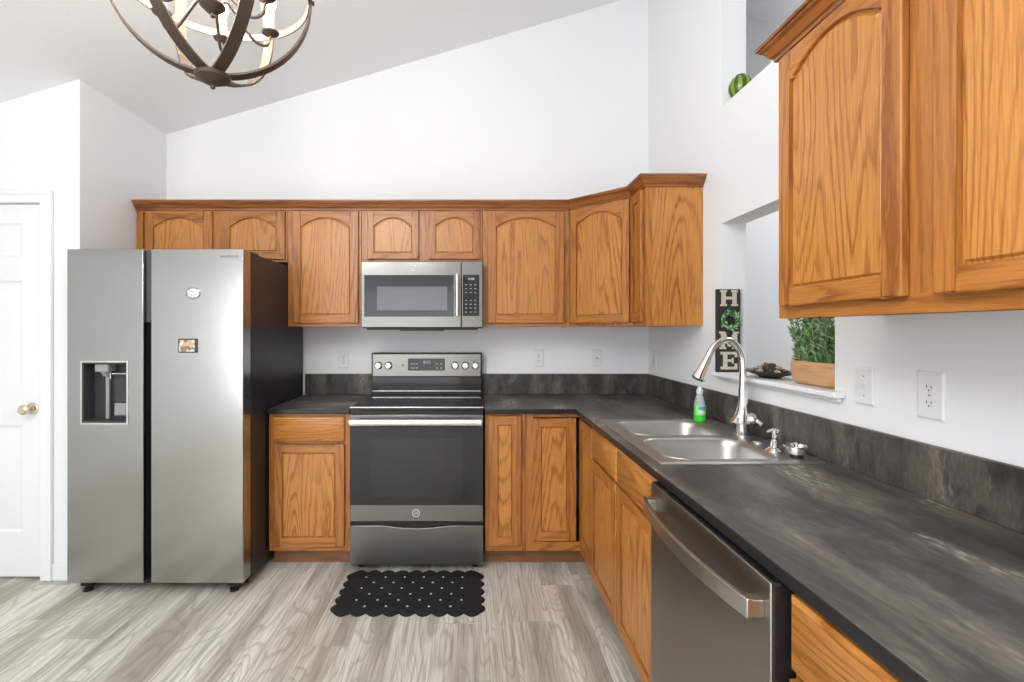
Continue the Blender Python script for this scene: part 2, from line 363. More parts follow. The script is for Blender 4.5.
# closet door, casing, baseboards
yd = YL+.012
PX = (DX0+.12, DX0+.12+.235, DX1-.12-.235, DX1-.12); PZ = (.255, .838, 1.06, 1.63, 1.76, 1.945)
def in_panel(u, v): return any(PX[i] < u < PX[i+1] for i in (0, 2)) and any(PZ[i] < v < PZ[i+1] for i in (0, 2, 4))
m = MB().cells([DX0+.004, *PX, DX1-.004], [.012, *PZ, DZ-.004], lambda u, v: not in_panel(u, v), lambda u, v, k: (u, yd+.033*(1-k), v))
for i in (0, 2):
    for q in (0, 2, 4):
        r = lambda e, y: [(PX[i]+e, y, PZ[q]+e), (PX[i+1]-e, y, PZ[q]+e), (PX[i+1]-e, y, PZ[q+1]-e), (PX[i]+e, y, PZ[q+1]-e)]
        m.loops([r(0, yd), r(.012, yd+.009), r(.024, yd+.009), r(.042, yd+.003)], cap0=False)
door = struct(m.build('door_1', DOORW, angle=20))
m = MB().lathe([(.0, 0), (.031, 0), (.032, -.006), (.024, -.010), (.011, -.012), (.010, -.034), (.020, -.04), (.028, -.052), (.027, -.064), (.018, -.072), (0, -.074)], (-2.411, YL+.012, .932), 24, axis='y')
m.build('door_knob', BRASS, door)
m = MB()
fr_ = lambda e0, e1, y0, y1: m.cells([DX0-e1, DX0-e0, DX1+e0, DX1+e1], [0, DZ+e0, DZ+e1], lambda u, v: not (DX0-e0 < u < DX1+e0 and v < DZ+e0), lambda u, v, k: (u, y0+(y1-y0)*k, v))
fr_(.001, .068, YL-.0005, YL-.012); fr_(.045, .066, YL-.0125, YL-.018)
struct(m.build('trim_1', TRIM, bevel=.003))
m = box(DX1+.069, XL+.012, YL-.013, YL-.0005, 0, .092); m.box(XL+.0005, XL+.012, YL, D-.001, 0, .092)
struct(m.build('baseboard_left', TRIM, bevel=.004))
# ------------------------------------------------------------------ CABINETS
def local(o, u, n):
    o, u, n = Vector(o), Vector(u).normalized(), Vector(n).normalized()
    return lambda a, b, t: tuple(o+u*a+n*t+Vector((0, 0, 1))*b)
def bx(m, P, a0, a1, b0, b1, t0, t1):
    v = [m.bm.verts.new(P(a, b, t)) for a in (a0, a1) for b in (b0, b1) for t in (t0, t1)]
    for q in ((0, 1, 3, 2), (4, 6, 7, 5), (0, 4, 5, 1), (2, 3, 7, 6), (0, 2, 6, 4), (1, 5, 7, 3)): m._f([v[i] for i in q])
def outline(l, r, b, tp, rise, i, n=14):
    l, r, b, tp = l+i, r-i, b+i, tp-i
    if not rise: return [(l, b), (r, b), (r, tp), (l, tp)]
    e = min(.012, (r-l)*.06); sh = tp-rise; pts = [(l, b), (r, b), (r, sh), (r-e, sh)]
    c = (l+r)/2; hw = (r-l)/2-e; R = (hw*hw+rise*rise)/(2*rise)
    a0 = math.asin(min(1, hw/R))
    for k in range(n+1):
        a = a0-2*a0*k/n; pts.append((c+R*math.sin(a), tp-R+R*math.cos(a)))
    pts[4] = (r-e-.001, sh+.006); pts[-1] = (l+e+.001, sh+.006)
    pts += [(l+e, sh), (l, sh)]
    return pts
def make_door(parent, o, u, n, wd, ht, arch=True, stile=.052, t=.019, name='door', rail=.042):
    """frame-and-panel door; o = lower corner on the cabinet face, u = across, n = outward"""
    P = local(o, u, n); m = MB()
    rise = min(.055, (wd-2*stile)*.2) if arch else 0
    m.mi = 0
    bx(m, P, 0, stile, 0, ht, 0, t); bx(m, P, wd-stile, wd, 0, ht, 0, t)
    m.mi = 1
    bx(m, P, stile, wd-stile, 0, stile, 0, t)
    o0 = outline(stile, wd-stile, stile, ht-(rail if arch else stile), rise, 0)
    if arch:
        arc = o0[2:]
        m.prism(arc+[(stile, ht), (wd-stile, ht)], lambda a, b, k: P(a, b, t*k))
    else:
        bx(m, P, stile, wd-stile, ht-stile, ht, 0, t)
    d = m.build(name, [OAKD, OAKR], parent, bevel=.0035, seg=2)
    m = MB()
    ol = lambda i, tt: [P(a, b, tt) for a, b in outline(stile, wd-stile, stile, ht-(rail if arch else stile), rise, i)]
    m.loops([ol(-.0005, .004), ol(-.0005, t-.012), ol(.0045, t-.012), ol(.010, t-.0055)], cap0=False)
    m.build('door_panel', OAKV, d, smooth=True, angle=12)
    return d
def make_drawer(parent, o, u, n, wd, ht, t=.019):
    P = local(o, u, n); m = MB()
    r = lambda i, tt: [P(i, i, tt), P(wd-i, i, tt), P(wd-i, ht-i, tt), P(i, ht-i, tt)]
    m.loops([r(0, 0), r(0, t-.006), r(.009, t)])
    return m.build('drawer_front', OAKH, parent, bevel=.0015)
UG = 'oak upper cabinets'; BG = 'oak base cabinets'
UD = .305; ZU0, ZU1, ZS = 1.383, 2.145, 1.792
def upper_back(name, x0, x1, z0, label, doors, zd0):
    t = thing(name, ((x0+x1)/2, D-UD, z0), label, 'cabinet', UG)
    m = MB(); m.box(x0+.001, x1-.001, D-UD+.018, D-.001, z0+.012, ZU1)
    m.box(x0+.0006, x0+.04, D-UD, D-UD+.019, z0, ZU1); m.box(x1-.04, x1-.0006, D-UD, D-UD+.019, z0, ZU1)
    m.mi = 1; m.box(x0+.04, x1-.04, D-UD, D-UD+.019, z0, z0+.04); m.box(x0+.04, x1-.04, D-UD, D-UD+.019, ZU1-.04, ZU1)
    if len(doors) > 1:
        m.mi = 0; xm = (doors[0][1]+doors[1][0])/2; m.box(xm-.038, xm+.038, D-UD, D-UD+.019, z0+.04, ZU1-.04)
    m.build('cabinet_body', [OAKD, OAKR], t, bevel=.0008, seg=1)
    for a, b in doors: make_door(t, (a, D-UD-.0005, zd0), (1, 0, 0), (0, -1, 0), b-a, 2.112-zd0, stile=.050 if b-a > .37 else .038)
    return t
upper_back('upper_cabinet', XL+.004, -1.181, ZS, 'short two-door oak wall cabinet above the refrigerator', [(-2.073, -1.653), (-1.592, -1.193)], 1.806)
upper_back('upper_cabinet', -1.180, -.713, ZU0, 'tall single-door oak wall cabinet between refrigerator and microwave', [(-1.144, -.730)], 1.404)
upper_back('upper_cabinet', -.712, .054, ZS, 'short two-door oak wall cabinet directly above the microwave', [(-.672, -.348), (-.284, .039)], 1.808)
upper_back('upper_cabinet', .055, .606, ZU0, 'tall single-door oak wall cabinet just right of the microwave', [(.088, .571)], 1.404)
# diagonal corner cabinet
XF0 = XW-UD
t = thing('corner_upper_cabinet', (.76, D-.46, ZU0), 'diagonal oak corner wall cabinet with one arched door, angled across the corner', 'cabinet', UG)
pent = [(.607, D-.001), (XW-.001, D-.001), (XW-.001, D-.609), (XF0, D-.609), (.607, D-UD)]
m = MB().prism(pent, lambda u, v, k: (u, v, ZU0+(ZU1-ZU0)*k)); m.build('cabinet_body', OAKD, t, bevel=.0008, seg=1)
dv = Vector((XF0-.607, -.305, 0)); dn = Vector((-1, -1, 0)).normalized(); dl = dv.length; du = dv.normalized()
make_door(t, Vector((.607, D-UD, 1.404))+du*.018+dn*.0005, du, dn, dl-.036, 2.112-1.404, stile=.042)
# narrow right-wall cabinet beside the corner
YN = D-.81
t = thing('upper_cabinet', (1.06, D-.71, ZU0), 'narrow oak wall cabinet with plain broad side panel, at the pass-through end', 'cabinet', UG)
m = MB(); m.box(XF0, XW-.001, YN, D-.6105, ZU0, ZU1); m.build('cabinet_body', OAKV, t, bevel=.0008, seg=1)
m = MB(); m.box(XF0-.0008, XF0+.034, YN-.0012, YN+.018, ZU0-.001, ZU1); m.build('face_stile', OAKD, t, bevel=.0008)
make_door(t, (XF0-.001, YN+.19, 1.404), (0, -1, 0), (-1, 0, 0), .168, 2.112-1.404, arch=False, stile=.05)
# near upper cabinet on the right wall
YA, YB = 1.446, .532
t = thing('upper_cabinet', (1.06, 1.0, 1.395), 'large two-door oak wall cabinet in the right foreground above the light switch', 'cabinet', UG)
m = MB(); z0 = 1.394; z1 = 2.185
m.box(XF0+.018, XW-.001, YB+.001, YA-.001, z0+.014, z1)
m.box(XF0, XF0+.019, YB, YB+.045, z0, z1); m.box(XF0, XF0+.019, YA-.045, YA, z0, z1); m.box(XF0, XF0+.019, .967-.05, .967+.05, z0+.04, z1-.04)
m.mi = 1; m.box(XF0, XF0+.019, YB+.045, YA-.045, z0, z0+.042); m.box(XF0, XF0+.019, YB+.045, YA-.045, z1-.04, z1)
m.build('cabinet_body', [OAKD, OAKR], t, bevel=.0008, seg=1)
make_door(t, (XF0-.0005, 1.419, 1.430), (0, -1, 0), (-1, 0, 0), 1.419-1.011, 2.150-1.430, stile=.048, rail=.028)
make_door(t, (XF0-.0005, .943, 1.430), (0, -1, 0), (-1, 0, 0), .943-.555, 2.150-1.430, stile=.048, rail=.028)
# crown mouldings
def crown(name, path, z, label, closed_out=1):
    prof = [(.0005, z), (.009, z), (.011, z+.010), (.018, z+.014), (.030, z+.034), (.038, z+.040), (.040, z+.046), (.046, z+.047), (.046, z+.057), (.0005, z+.057)]
    P = [Vector(p) for p in path]; nrm = []
    for i in range(len(P)-1):
        d = (P[i+1]-P[i]).normalized(); nrm.append(Vector((d.y, -d.x)))
    rings = []
    for i, p in enumerate(P):
        if i == 0: mt = nrm[0]
        elif i == len(P)-1: mt = nrm[-1]
        else:
            mt = (nrm[i-1]+nrm[i]); mt = mt/(mt.dot(nrm[i]))
        rings.append([(p.x+mt.x*o, p.y+mt.y*o, zz) for o, zz in prof])
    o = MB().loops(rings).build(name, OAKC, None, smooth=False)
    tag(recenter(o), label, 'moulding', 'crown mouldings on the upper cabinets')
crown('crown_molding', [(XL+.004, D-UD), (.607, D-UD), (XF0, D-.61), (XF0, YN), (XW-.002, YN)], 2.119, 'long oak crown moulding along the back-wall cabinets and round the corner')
crown('crown_molding', [(XW-.002, YA), (XF0, YA), (XF0, YB), (XW-.002, YB)], 2.163, 'oak crown moulding on the foreground right-hand wall cabinet')
# ---- base cabinets
ZB0, ZB1 = .098, .882
BD = .61; XB = XW-BD
YBK = D-BD
def base_box(t, x0, x1, y0, y1, face):
    """open-topped carcass; face '-y' or '-x'; toe kick recessed"""
    m = MB()
    if face == '-y':
        m.box(x0, x0+.016, y0+.019, y1, ZB0, ZB1); m.box(x1-.016, x1, y0+.019, y1, ZB0, ZB1); m.box(x0, x1, y0+.019, y1, ZB0, ZB0+.016); m.box(x0, x1, y1-.008, y1, ZB0, ZB1)
        m.box(x0, x0+.04, y0, y0+.019, ZB0, ZB1); m.box(x1-.04, x1, y0, y0+.019, ZB0, ZB1)
        m.mi = 1; m.box(x0+.04, x1-.04, y0, y0+.019, ZB1-.04, ZB1); m.box(x0+.04, x1-.04, y0, y0+.019, ZB0, ZB0+.045); m.box(x0+.04, x1-.04, y0, y0+.019, .69, .74)
    else:
        m.box(x0+.019, x1, y0, y0+.016, ZB0, ZB1); m.box(x0+.019, x1, y1-.016, y1, ZB0, ZB1); m.box(x0+.019, x1, y0, y1, ZB0, ZB0+.016); m.box(x1-.008, x1, y0, y1, ZB0, ZB1)
        m.box(x0, x0+.019, y0, y0+.04, ZB0, ZB1); m.box(x0, x0+.019, y1-.04, y1, ZB0, ZB1)
        if y1-y0 > .7: m.box(x0, x0+.019, (y0+y1)/2-.03, (y0+y1)/2+.03, ZB0+.045, ZB1-.04)
        m.mi = 1; m.box(x0, x0+.019, y0+.04, y1-.04, ZB1-.04, ZB1); m.box(x0, x0+.019, y0+.04, y1-.04, ZB0, ZB0+.045); m.box(x0, x0+.019, y0+.04, y1-.04, .69, .74)
    m.build('cabinet_body', [OAKD, OAKR], t, bevel=.0008, seg=1)
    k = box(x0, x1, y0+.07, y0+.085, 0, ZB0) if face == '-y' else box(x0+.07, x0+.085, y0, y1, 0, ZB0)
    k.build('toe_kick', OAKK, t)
t = thing('base_cabinet', (-.94, D-.3, 0), 'oak base cabinet with drawer and door between refrigerator and range', 'cabinet', BG)
base_box(t, -1.170, -.704, YBK, D-.001, '-y')
make_drawer(t, (-1.141, YBK-.0005, .728), (1, 0, 0), (0, -1, 0), .405, .139)
make_door(t, (-1.141, YBK-.0005, .130), (1, 0, 0), (0, -1, 0), .405, .580, arch=False, stile=.048)
t = thing('base_cabinet', (.18, D-.3, 0), 'narrow oak base cabinet with one slim door just right of the range', 'cabinet', BG)
base_box(t, .064, .298, YBK, D-.001, '-y')
make_door(t, (.084, YBK-.0005, .132), (1, 0, 0), (0, -1, 0), .186, .738, arch=False, stile=.048)
# corner cabinet (two doors meeting in the inner corner)
t = thing('corner_base_cabinet', (.9, D-.4, 0), 'oak corner base cabinet with two doors meeting in the inner corner', 'cabinet', BG)
YC1 = 2.448
m = MB()
m.box(.299, .339, YBK, YBK+.019, ZB0, ZB1); m.box(XB, XB+.019, YC1+.001, YC1+.03, ZB0, ZB1)
m.box(.299, .315, YBK+.019, D-.001, ZB0, ZB1); m.box(XB+.019, XW-.001, YC1+.001, YC1+.017, ZB0, ZB1)
m.mi = 1
m.box(.339, XB, YBK, YBK+.019, .862, ZB1); m.box(.339, XB, YBK, YBK+.019, ZB0, .150)
m.box(XB, XB+.019, YC1+.03, YBK+.019, .862, ZB1); m.box(XB, XB+.019, YC1+.03, YBK+.019, ZB0, .150)
m.box(.315, XW-.02, YBK+.02, D-.01, ZB0, ZB0+.016); m.box(XB+.02, XW-.02, YC1+.02, YBK+.02, ZB0, ZB0+.016)
m.build('cabinet_body', [OAKD, OAKR], t, bevel=.0008, seg=1)
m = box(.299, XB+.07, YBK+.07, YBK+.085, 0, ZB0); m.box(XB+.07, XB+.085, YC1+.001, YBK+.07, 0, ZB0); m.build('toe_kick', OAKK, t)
make_door(t, (.332, YBK+.012, .156), (1, 0, 0), (0, -1, 0), .253, .700, arch=False, stile=.048)
make_door(t, (XB+.010, YBK-.022, .156), (0, -1, 0), (-1, 0, 0), .27, .700, arch=False, stile=.048)
# sink base
YS0, YS1 = 1.541, 2.446
t = thing('sink_base_cabinet', (.9, 2.0, 0), 'two-door oak base cabinet under the sink with two false drawer fronts', 'cabinet', BG)
base_box(t, XB, XW-.001, YS0, YS1, '-x')
for a, b in ((2.428, 2.014), (1.992, 1.572)):
    make_drawer(t, (XB-.0005, a, .727), (0, -1, 0), (-1, 0, 0), a-b, .146)
    make_door(t, (XB-.0005, a, .130), (0, -1, 0), (-1, 0, 0), a-b, .586, arch=False, stile=.05)
# foreground drawer base
t = thing('base_cabinet', (.9, .6, 0), 'oak base cabinet in the near foreground beyond the dishwasher', 'cabinet', BG)
base_box(t, XB, XW-.001, .30, .912, '-x')
make_drawer(t, (XB-.0005, .904, .727), (0, -1, 0), (-1, 0, 0), .59, .140)
make_door(t, (XB-.0005, .904, .130), (0, -1, 0), (-1, 0, 0), .59, .580, arch=False, stile=.055)
# ------------------------------------------------------------------ COUNTERTOPS
CZ0, CZ1, CE = .884, .914, .64
XC = XW-CE; YC = D-CE
SX0, SX1, SY0, SY1 = .655, 1.072, 1.63, 2.35          # sink cut-out
ct = thing('countertop', (.95, 1.9, CZ0), 'dark slate L-shaped countertop holding the sink, right of the range', 'countertop', 'countertops')
m = MB(); m.mi = 0
m.cells([.060, XC, SX0, SX1, XW-.001], [.28, SY0, SY1, YC, D-.001], lambda u, v: (u > XC or v > YC) and not (SX0 < u < SX1 and SY0 < v < SY1), lambda u, v, k: (u, v, CZ0+(CZ1-CZ0)*k))
for f in m.bm.faces:
    f.normal_update()
    if abs(f.normal.z) < .5: f.material_index = 1
m.build('worktop', [CT_Y, CT_E], ct, bevel=.004)
BZ = CZ1+.142
m = MB(); m.cells([.060, XW-.020, XW-.001], [.28, D-.020, D-.001], lambda u, v: u > XW-.02 or v > D-.02, lambda u, v, k: (u, v, CZ1+(BZ-CZ1)*k))
m.build('backsplash', CT_V, ct, bevel=.003)
ct = thing('countertop', (-.94, D-.3, CZ0), 'short dark slate countertop between refrigerator and range', 'countertop', 'countertops')
m = box(-1.171, -.703, YC, D-.001, CZ0, CZ1)
for f in m.bm.faces:
    f.normal_update()
    if abs(f.normal.z) < .5: f.material_index = 1
m.build('worktop', [CT_X, CT_E], ct, bevel=.004)
box(-1.171, -.703, D-.020, D-.001, CZ1, BZ).build('backsplash', CT_V, ct, bevel=.003)
# ------------------------------------------------------------------ SINK, FAUCET, DISPENSER
sk = thing('kitchen_sink', (.9, 2.0, CZ1), 'double-bowl stainless steel drop-in sink in the right counter', 'sink')
def rrect(x0, x1, y0, y1, r, z, n=6):
    pts = []
    for cx, cy, a0 in ((x1-r, y1-r, 0), (x0+r, y1-r, PI/2), (x0+r, y0+r, PI), (x1-r, y0+r, 1.5*PI)):
        for k in range(n+1): a = a0+PI/2*k/n; pts.append((cx+r*math.cos(a), cy+r*math.sin(a), z))
    return pts
RX0, RX1, RY0, RY1 = .617, 1.176, 1.602, 2.388
ZR = CZ1+.006
bowls = [(.662, 1.06, 2.022, 2.335), (.662, 1.06, 1.642, 1.965)]
m = MB()
# rim plate: grid with the two bowl openings filled by rounded collars
xs = [RX0+.006, .662, 1.06, RX1-.006]; ys = [RY0+.006, 1.642, 1.965, 2.022, 2.335, RY1-.006]
m.cells(xs, ys, lambda u, v: not any(a < u < b and c < v < d for a, b, c, d in bowls), lambda u, v, k: (u, v, ZR-.0015+.0015*k))
m.loops([rrect(RX0, RX1, RY0, RY1, .012, CZ1+.0003), rrect(RX0, RX1, RY0, RY1, .012, CZ1+.003), rrect(RX0+.006, RX1-.006, RY0+.006, RY1-.006, .008, ZR+.0015), rrect(RX0+.012, RX1-.012, RY0+.012, RY1-.012, .006, ZR)], False, False)
rim = m.build('rim', SINKM, sk, angle=50)
for a, b, c, d in bowls:
    m = MB(); r = .075
    # flat corner fillets between square opening and rounded mouth
    for (cx, cy, sx, sy) in ((a, c, 1, 1), (b, c, -1, 1), (a, d, 1, -1), (b, d, -1, -1)):
        pts = [(cx, cy, ZR)]+[(cx+sx*(r-r*math.cos(q)), cy+sy*(r-r*math.sin(q)), ZR) for q in [PI/2*k/8 for k in range(9)]]
        vs = [m.bm.verts.new(p) for p in pts]
        for k in range(1, 9): m._f([vs[0], vs[k], vs[k+1]])
    R = lambda i, z, rr: rrect(a+i, b-i, c+i, d-i, rr, z)
    m.loops([R(-.001, ZR+.0002, r), R(.0, ZR+.0022, r), R(.004, ZR+.0015, r), R(.010, ZR-.008, r-.004), R(.016, ZR-.03, r-.008), R(.026, ZR-.15, r-.012), R(.045, ZR-.178, r-.02), R(.08, ZR-.185, .03)], False, True)
    bo = m.build('bowl', SINKM, sk, angle=50)
    MB().lathe([(0, 0), (.042, 0), (.045, .003), (.038, .004), (.03, .001), (0, .001)], ((a+b)/2, (c+d)/2, ZR-.1845), 20).build('drain', CHROME, bo)
def arc3(pts, n=8):
    """Catmull-Rom through pts"""
    P = [Vector(p) for p in pts]; P = [2*P[0]-P[1]]+P+[2*P[-1]-P[-2]]; out = []
    for i in range(1, len(P)-2):
        for k in range(n):
            t = k/n; a, b, c, d = P[i-1:i+3]
            out.append(.5*((2*b)+(c-a)*t+(2*a-5*b+4*c-d)*t*t+(3*b-a-3*c+d)*t**3))
    out.append(P[-2]); return out
FX, FY = 1.122, 2.02
fa = thing('kitchen_faucet', (FX, FY, ZR), 'chrome gooseneck pull-down faucet behind the sink bowls', 'faucet')
m = MB().lathe([(0, 0), (.034, 0), (.034, .004), (.028, .009), (.025, .012), (.0235, .046), (.026, .050), (.046, .053), (.048, .058), (.044, .063), (.036, .074), (.027, .095), (.020, .125), (.0165, .16), (.0145, .20), (0, .20)], (FX, FY, ZR+.0005), 28)
m.build('faucet_body', CHROME, fa)
m = MB(); pth = arc3([(FX, FY, ZR+.17), (FX, FY, ZR+.30), (FX-.012, FY-.001, ZR+.35), (FX-.045, FY-.004, ZR+.39), (FX-.088, FY-.008, ZR+.395), (FX-.130, FY-.012, ZR+.365), (FX-.154, FY-.014, ZR+.32)], 8)
m.tube(pth, .0135, 16); m.build('spout', CHROME, fa)
d = (pth[-1]-pth[-3]).normalized(); p = pth[-1]
m = MB(); m.tube([p-d*.012, p+d*.004, p+d*.008, p+d*.05, p+d*.088, p+d*.093], [.0135, .0155, .016, .0205, .027, .0245], 20)
sh = m.build('spray_head', CHROME, fa)
m = MB(); m.tube([p+d*.0935, p+d*.0955], [.021, .020], 16); m.build('spray_face', DARKG, sh)
m = MB().lathe([(0, -.002), (.020, .0), (.029, .012), (.027, .026), (.015, .038), (0, .041)], (FX+.022, FY-.026, ZR+.058), 22); m.tube(arc3([(FX+.026, FY-.035, ZR+.075), (FX+.034, FY-.055, ZR+.066), (FX+.040, FY-.078, ZR+.056)], 6), [.010]*6+[.008]*6+[.009], 10)
m.build('lever_handle', CHROME, fa)
sd = thing('soap_dispenser', (1.092, 1.757, ZR), 'small chrome soap pump mounted on the sink deck beside the faucet', 'soap dispenser')
MB().lathe([(0, 0), (.030, 0), (.031, .004), (.022, .010), (.014, .014), (.0125, .04), (.015, .044), (0, .045)], (1.092, 1.757, ZR+.0005), 22).build('pump_base', CHROME, sd)
m = MB().lathe([(0, .045), (.008, .046), (.008, .066), (.018, .068), (.019, .076), (.012, .081), (0, .082)], (1.092, 1.757, ZR+.0005), 22); m.tube([(1.092, 1.757, ZR+.072), (1.074, 1.757, ZR+.073), (1.066, 1.757, ZR+.068)], [.006, .0055, .005], 10)
m.build('pump_head', CHROME, sd)
hc = MB().lathe([(0, 0), (.022, 0), (.022, .003), (.015, .007), (0, .008)], (1.108, 1.885, ZR+.0005), 22).build('hole_cover', CHROME)
tag(recenter(hc), 'small round chrome hole cover lying between faucet and soap pump', 'sink hole cover')
ss = thing('sink_strainer', (1.115, 1.672, ZR), 'round metal sink strainer basket with black base left on the sink corner', 'strainer')
MB().lathe([(0, 0), (.020, 0), (.022, .012), (0, .012)], (1.115, 1.672, ZR+.0005), 22).build('stopper', BLACK, ss)
MB().lathe([(0, .012), (.025, .012), (.030, .022), (.034, .036), (.042, .038), (.042, .041), (.033, .041), (.028, .03), (.022, .018), (0, .017)], (1.115, 1.672, ZR+.0005), 24).build('basket', CHROME, ss)
m = MB().lathe([(0, .017), (.004, .017), (.004, .04), (.010, .042), (.010, .05), (0, .052)], (1.115, 1.672, ZR+.0005), 14); m.build('basket_knob', CHROME, ss)
# dish soap
SOAPC = plain('clear_bottle_plastic', (.80, .86, .84), .12, trans=.55, ior=1.2)
SOAPG = plain('green_dish_soap', (.06, .62, .05), .08, spec=.5)
LABEL = plain('soap_label_green', (.30, .78, .22), .3); LABELB = plain('soap_label_blue', (.10, .35, .62), .3); 
bxs, bys = 1.092, 2.34
so = thing('dish_soap_bottle', (bxs, bys, ZR), 'small clear bottle of green dish soap standing on the sink rim', 'soap bottle')
body = [(0, 0), (.027, 0), (.031, .004), (.031, .05), (.0285, .085), (.020, .115), (.014, .130), (.0125, .138), (0, .138)]
MB().lathe([(0, .0702), (.0297, .0702), (.0285, .085), (.020, .115), (.014, .130), (.0125, .138), (0, .138)], (bxs, bys, ZR+.0005), 24, .85, 1.0).build('bottle', SOAPC, so)
MB().lathe([(0, 0), (.027, 0), (.031, .004), (.031, .05), (.0297, .070), (0, .070)], (bxs, bys, ZR+.0005), 24, .85, 1.0).build('soap_liquid', SOAPG, so)
m = MB().lathe([(.0145, .132), (.0150, .134), (.0150, .150), (.010, .155), (.008, .166), (0, .167)], (bxs, bys, ZR+.0005), 18); m.build('cap', plain('white_cap', (.78, .80, .80), .3), so)
m = MB()
lab = lambda r, a0, a1, z0, z1, nn=10: [[(bxs+.85*r*math.sin(a0+(a1-a0)*k/nn), bys-r*math.cos(a0+(a1-a0)*k/nn), z) for k in range(nn+1)] for z in (z0, z1)]
def strip(m, rows):
    R = [[m.bm.verts.new(p) for p in r] for r in rows]
    for a, b in zip(R, R[1:]):
        for i in range(len(a)-1): m._f([a[i], a[i+1], b[i+1], b[i]])
strip(m, lab(.0318, -1.2, 1.0, ZR+.032, ZR+.078)); m.mi = 1; strip(m, lab(.0321, -.7, .5, ZR+.058, ZR+.074)); m.mi = 2; strip(m, lab(.0321, -.5, .3, ZR+.040, ZR+.052))
m.build('bottle_label', [LABEL, LABELB, WHITEM], so)
# ------------------------------------------------------------------ REFRIGERATOR
fx0, fx1, fy = -2.085, -1.1815, 2.48
fr = thing('refrigerator', ((fx0+fx1)/2, 2.9, 0), 'stainless steel side-by-side refrigerator with black sides and door dispenser', 'refrigerator')
box(fx0+.004, fx1-.001, fy+.096, D-.028, .045, 1.768).build('cabinet_body', FSIDE, fr, bevel=.003)
zt, zb = 1.775, .062
# left door with dispenser opening
lx1 = -1.694; dx0, dx1, dz0, dz1 = -2.008, -1.776, .882, 1.196
m = MB().cells([fx0, dx0, dx1, lx1], [zb, dz0, dz1, zt], lambda u, v: not (dx0 < u < dx1 and dz0 < v < dz1), lambda u, v, k: (u, fy+.085*(1-k), v))
ld = m.build('freezer_door', STEEL, fr, bevel=.004)
m = MB()
# dispenser alcove (open front)
m.box(dx0+.0008, dx1-.0008, fy+.075, fy+.083, dz0+.001, dz1-.001); m.box(dx0+.0008, dx0+.006, fy+.004, fy+.075, dz0+.001, dz1-.001); m.box(dx1-.006, dx1-.0008, fy+.004, fy+.075, dz0+.001, dz1-.001)
m.box(dx0+.006, dx1-.006, fy+.004, fy+.075, dz0+.001, dz0+.010); m.box(dx0+.006, dx1-.006, fy+.004, fy+.075, dz1-.01, dz1-.001)
dp = m.build('water_dispenser', plain('dispenser_alcove', (.045, .045, .05), .3), ld)
m = MB(); r = lambda i, y: [(dx0+i, y, dz0+i), (dx1-i, y, dz0+i), (dx1-i, y, dz1-i), (dx0+i, y, dz1-i)]
m.loops([r(-.007, fy+.0015), r(-.006, fy-.003), r(.002, fy-.003), r(.003, fy+.006)], False, False); m.build('dispenser_frame', HANDLE, ld, angle=50)
m = MB(); m.box(dx0+.055, dx0+.125, fy+.012, fy+.07, dz1-.052, dz1-.012); m.lathe([(0, -.028), (.012, -.028), (.020, -.012), (.026, 0), (0, 0)], (dx0+.09, fy+.045, dz1-.05), 18)
m.build('ice_chute', GREYP, ld, bevel=.004)
m = MB(); m.box(dx0+.083, dx0+.100, fy+.05, fy+.062, dz0+.012, dz1-.07); m.box(dx0+.125, dx0+.215, fy+.055, fy+.066, dz0+.03, dz0+.095); m.build('paddle', GREYP, ld, bevel=.003)
m = MB(); m.box(dx0+.120, dx0+.222, fy+.045, fy+.052, dz1-.066, dz1-.062); m.box(dx0+.112, dx0+.118, fy+.04, fy+.05, dz1-.09, dz1-.06); m.build('water_spout', HANDLE, ld)
# right door
rx0 = -1.655
rd = box(rx0, fx1, fy, fy+.085, zb, zt).build('refrigerator_door', STEEL, fr, bevel=.004)
m = MB().text('SAMSUNG', .018, lambda x, y, z: (-1.252+x*1.15, fy-.0006-z, 1.737+y), .0004); m.build('logo', LOGOG, rd)
# pocket grips between the doors
m = MB(); m.box(lx1+.0008, lx1+.030, fy+.020, fy+.095, 1.40, zt-.004); m.build('door_grip', DARKG, fr, bevel=.003)
m = MB(); m.box(lx1+.0008, rx0-.0008, fy+.060, fy+.095, zb+.002, zt-.010); m.box(lx1+.032, rx0-.0008, fy+.030, fy+.06, zb+.002, zt-.015); m.build('door_gasket', BLACK, fr)
m = MB(); m.box(fx1-.07, fx1-.004, fy+.088, fy+.19, 1.7685, 1.778); m.lathe([(0, 0), (.012, 0), (.012, .006), (0, .006)], (fx1-.03, fy+.11, 1.778), 14); m.build('hinge', DARKG, fr, bevel=.002)
m = MB(); m.box(fx0+.01, fx0+.08, fy+.088, fy+.19, 1.7685, 1.778); m.build('hinge', DARKG, fr, bevel=.002)
box(fx0+.02, fx1-.02, fy+.098, fy+.12, .012, .044).build('base_grille', BLACK, fr)
for x in (fx0+.07, fx1-.07):
    for y in (fy+.05, D-.12):
        m = MB().lathe([(0, 0), (.022, 0), (.022, .016), (.012, .02), (.012, .061 if y < 3 else .044), (0, .061 if y < 3 else .044)], (x, y, 0), 16); 
        if y < 3: m.box(x-.03, x+.03, y-.012, y+.07, .028, .060)
        m.build('foot', BLACK, fr)
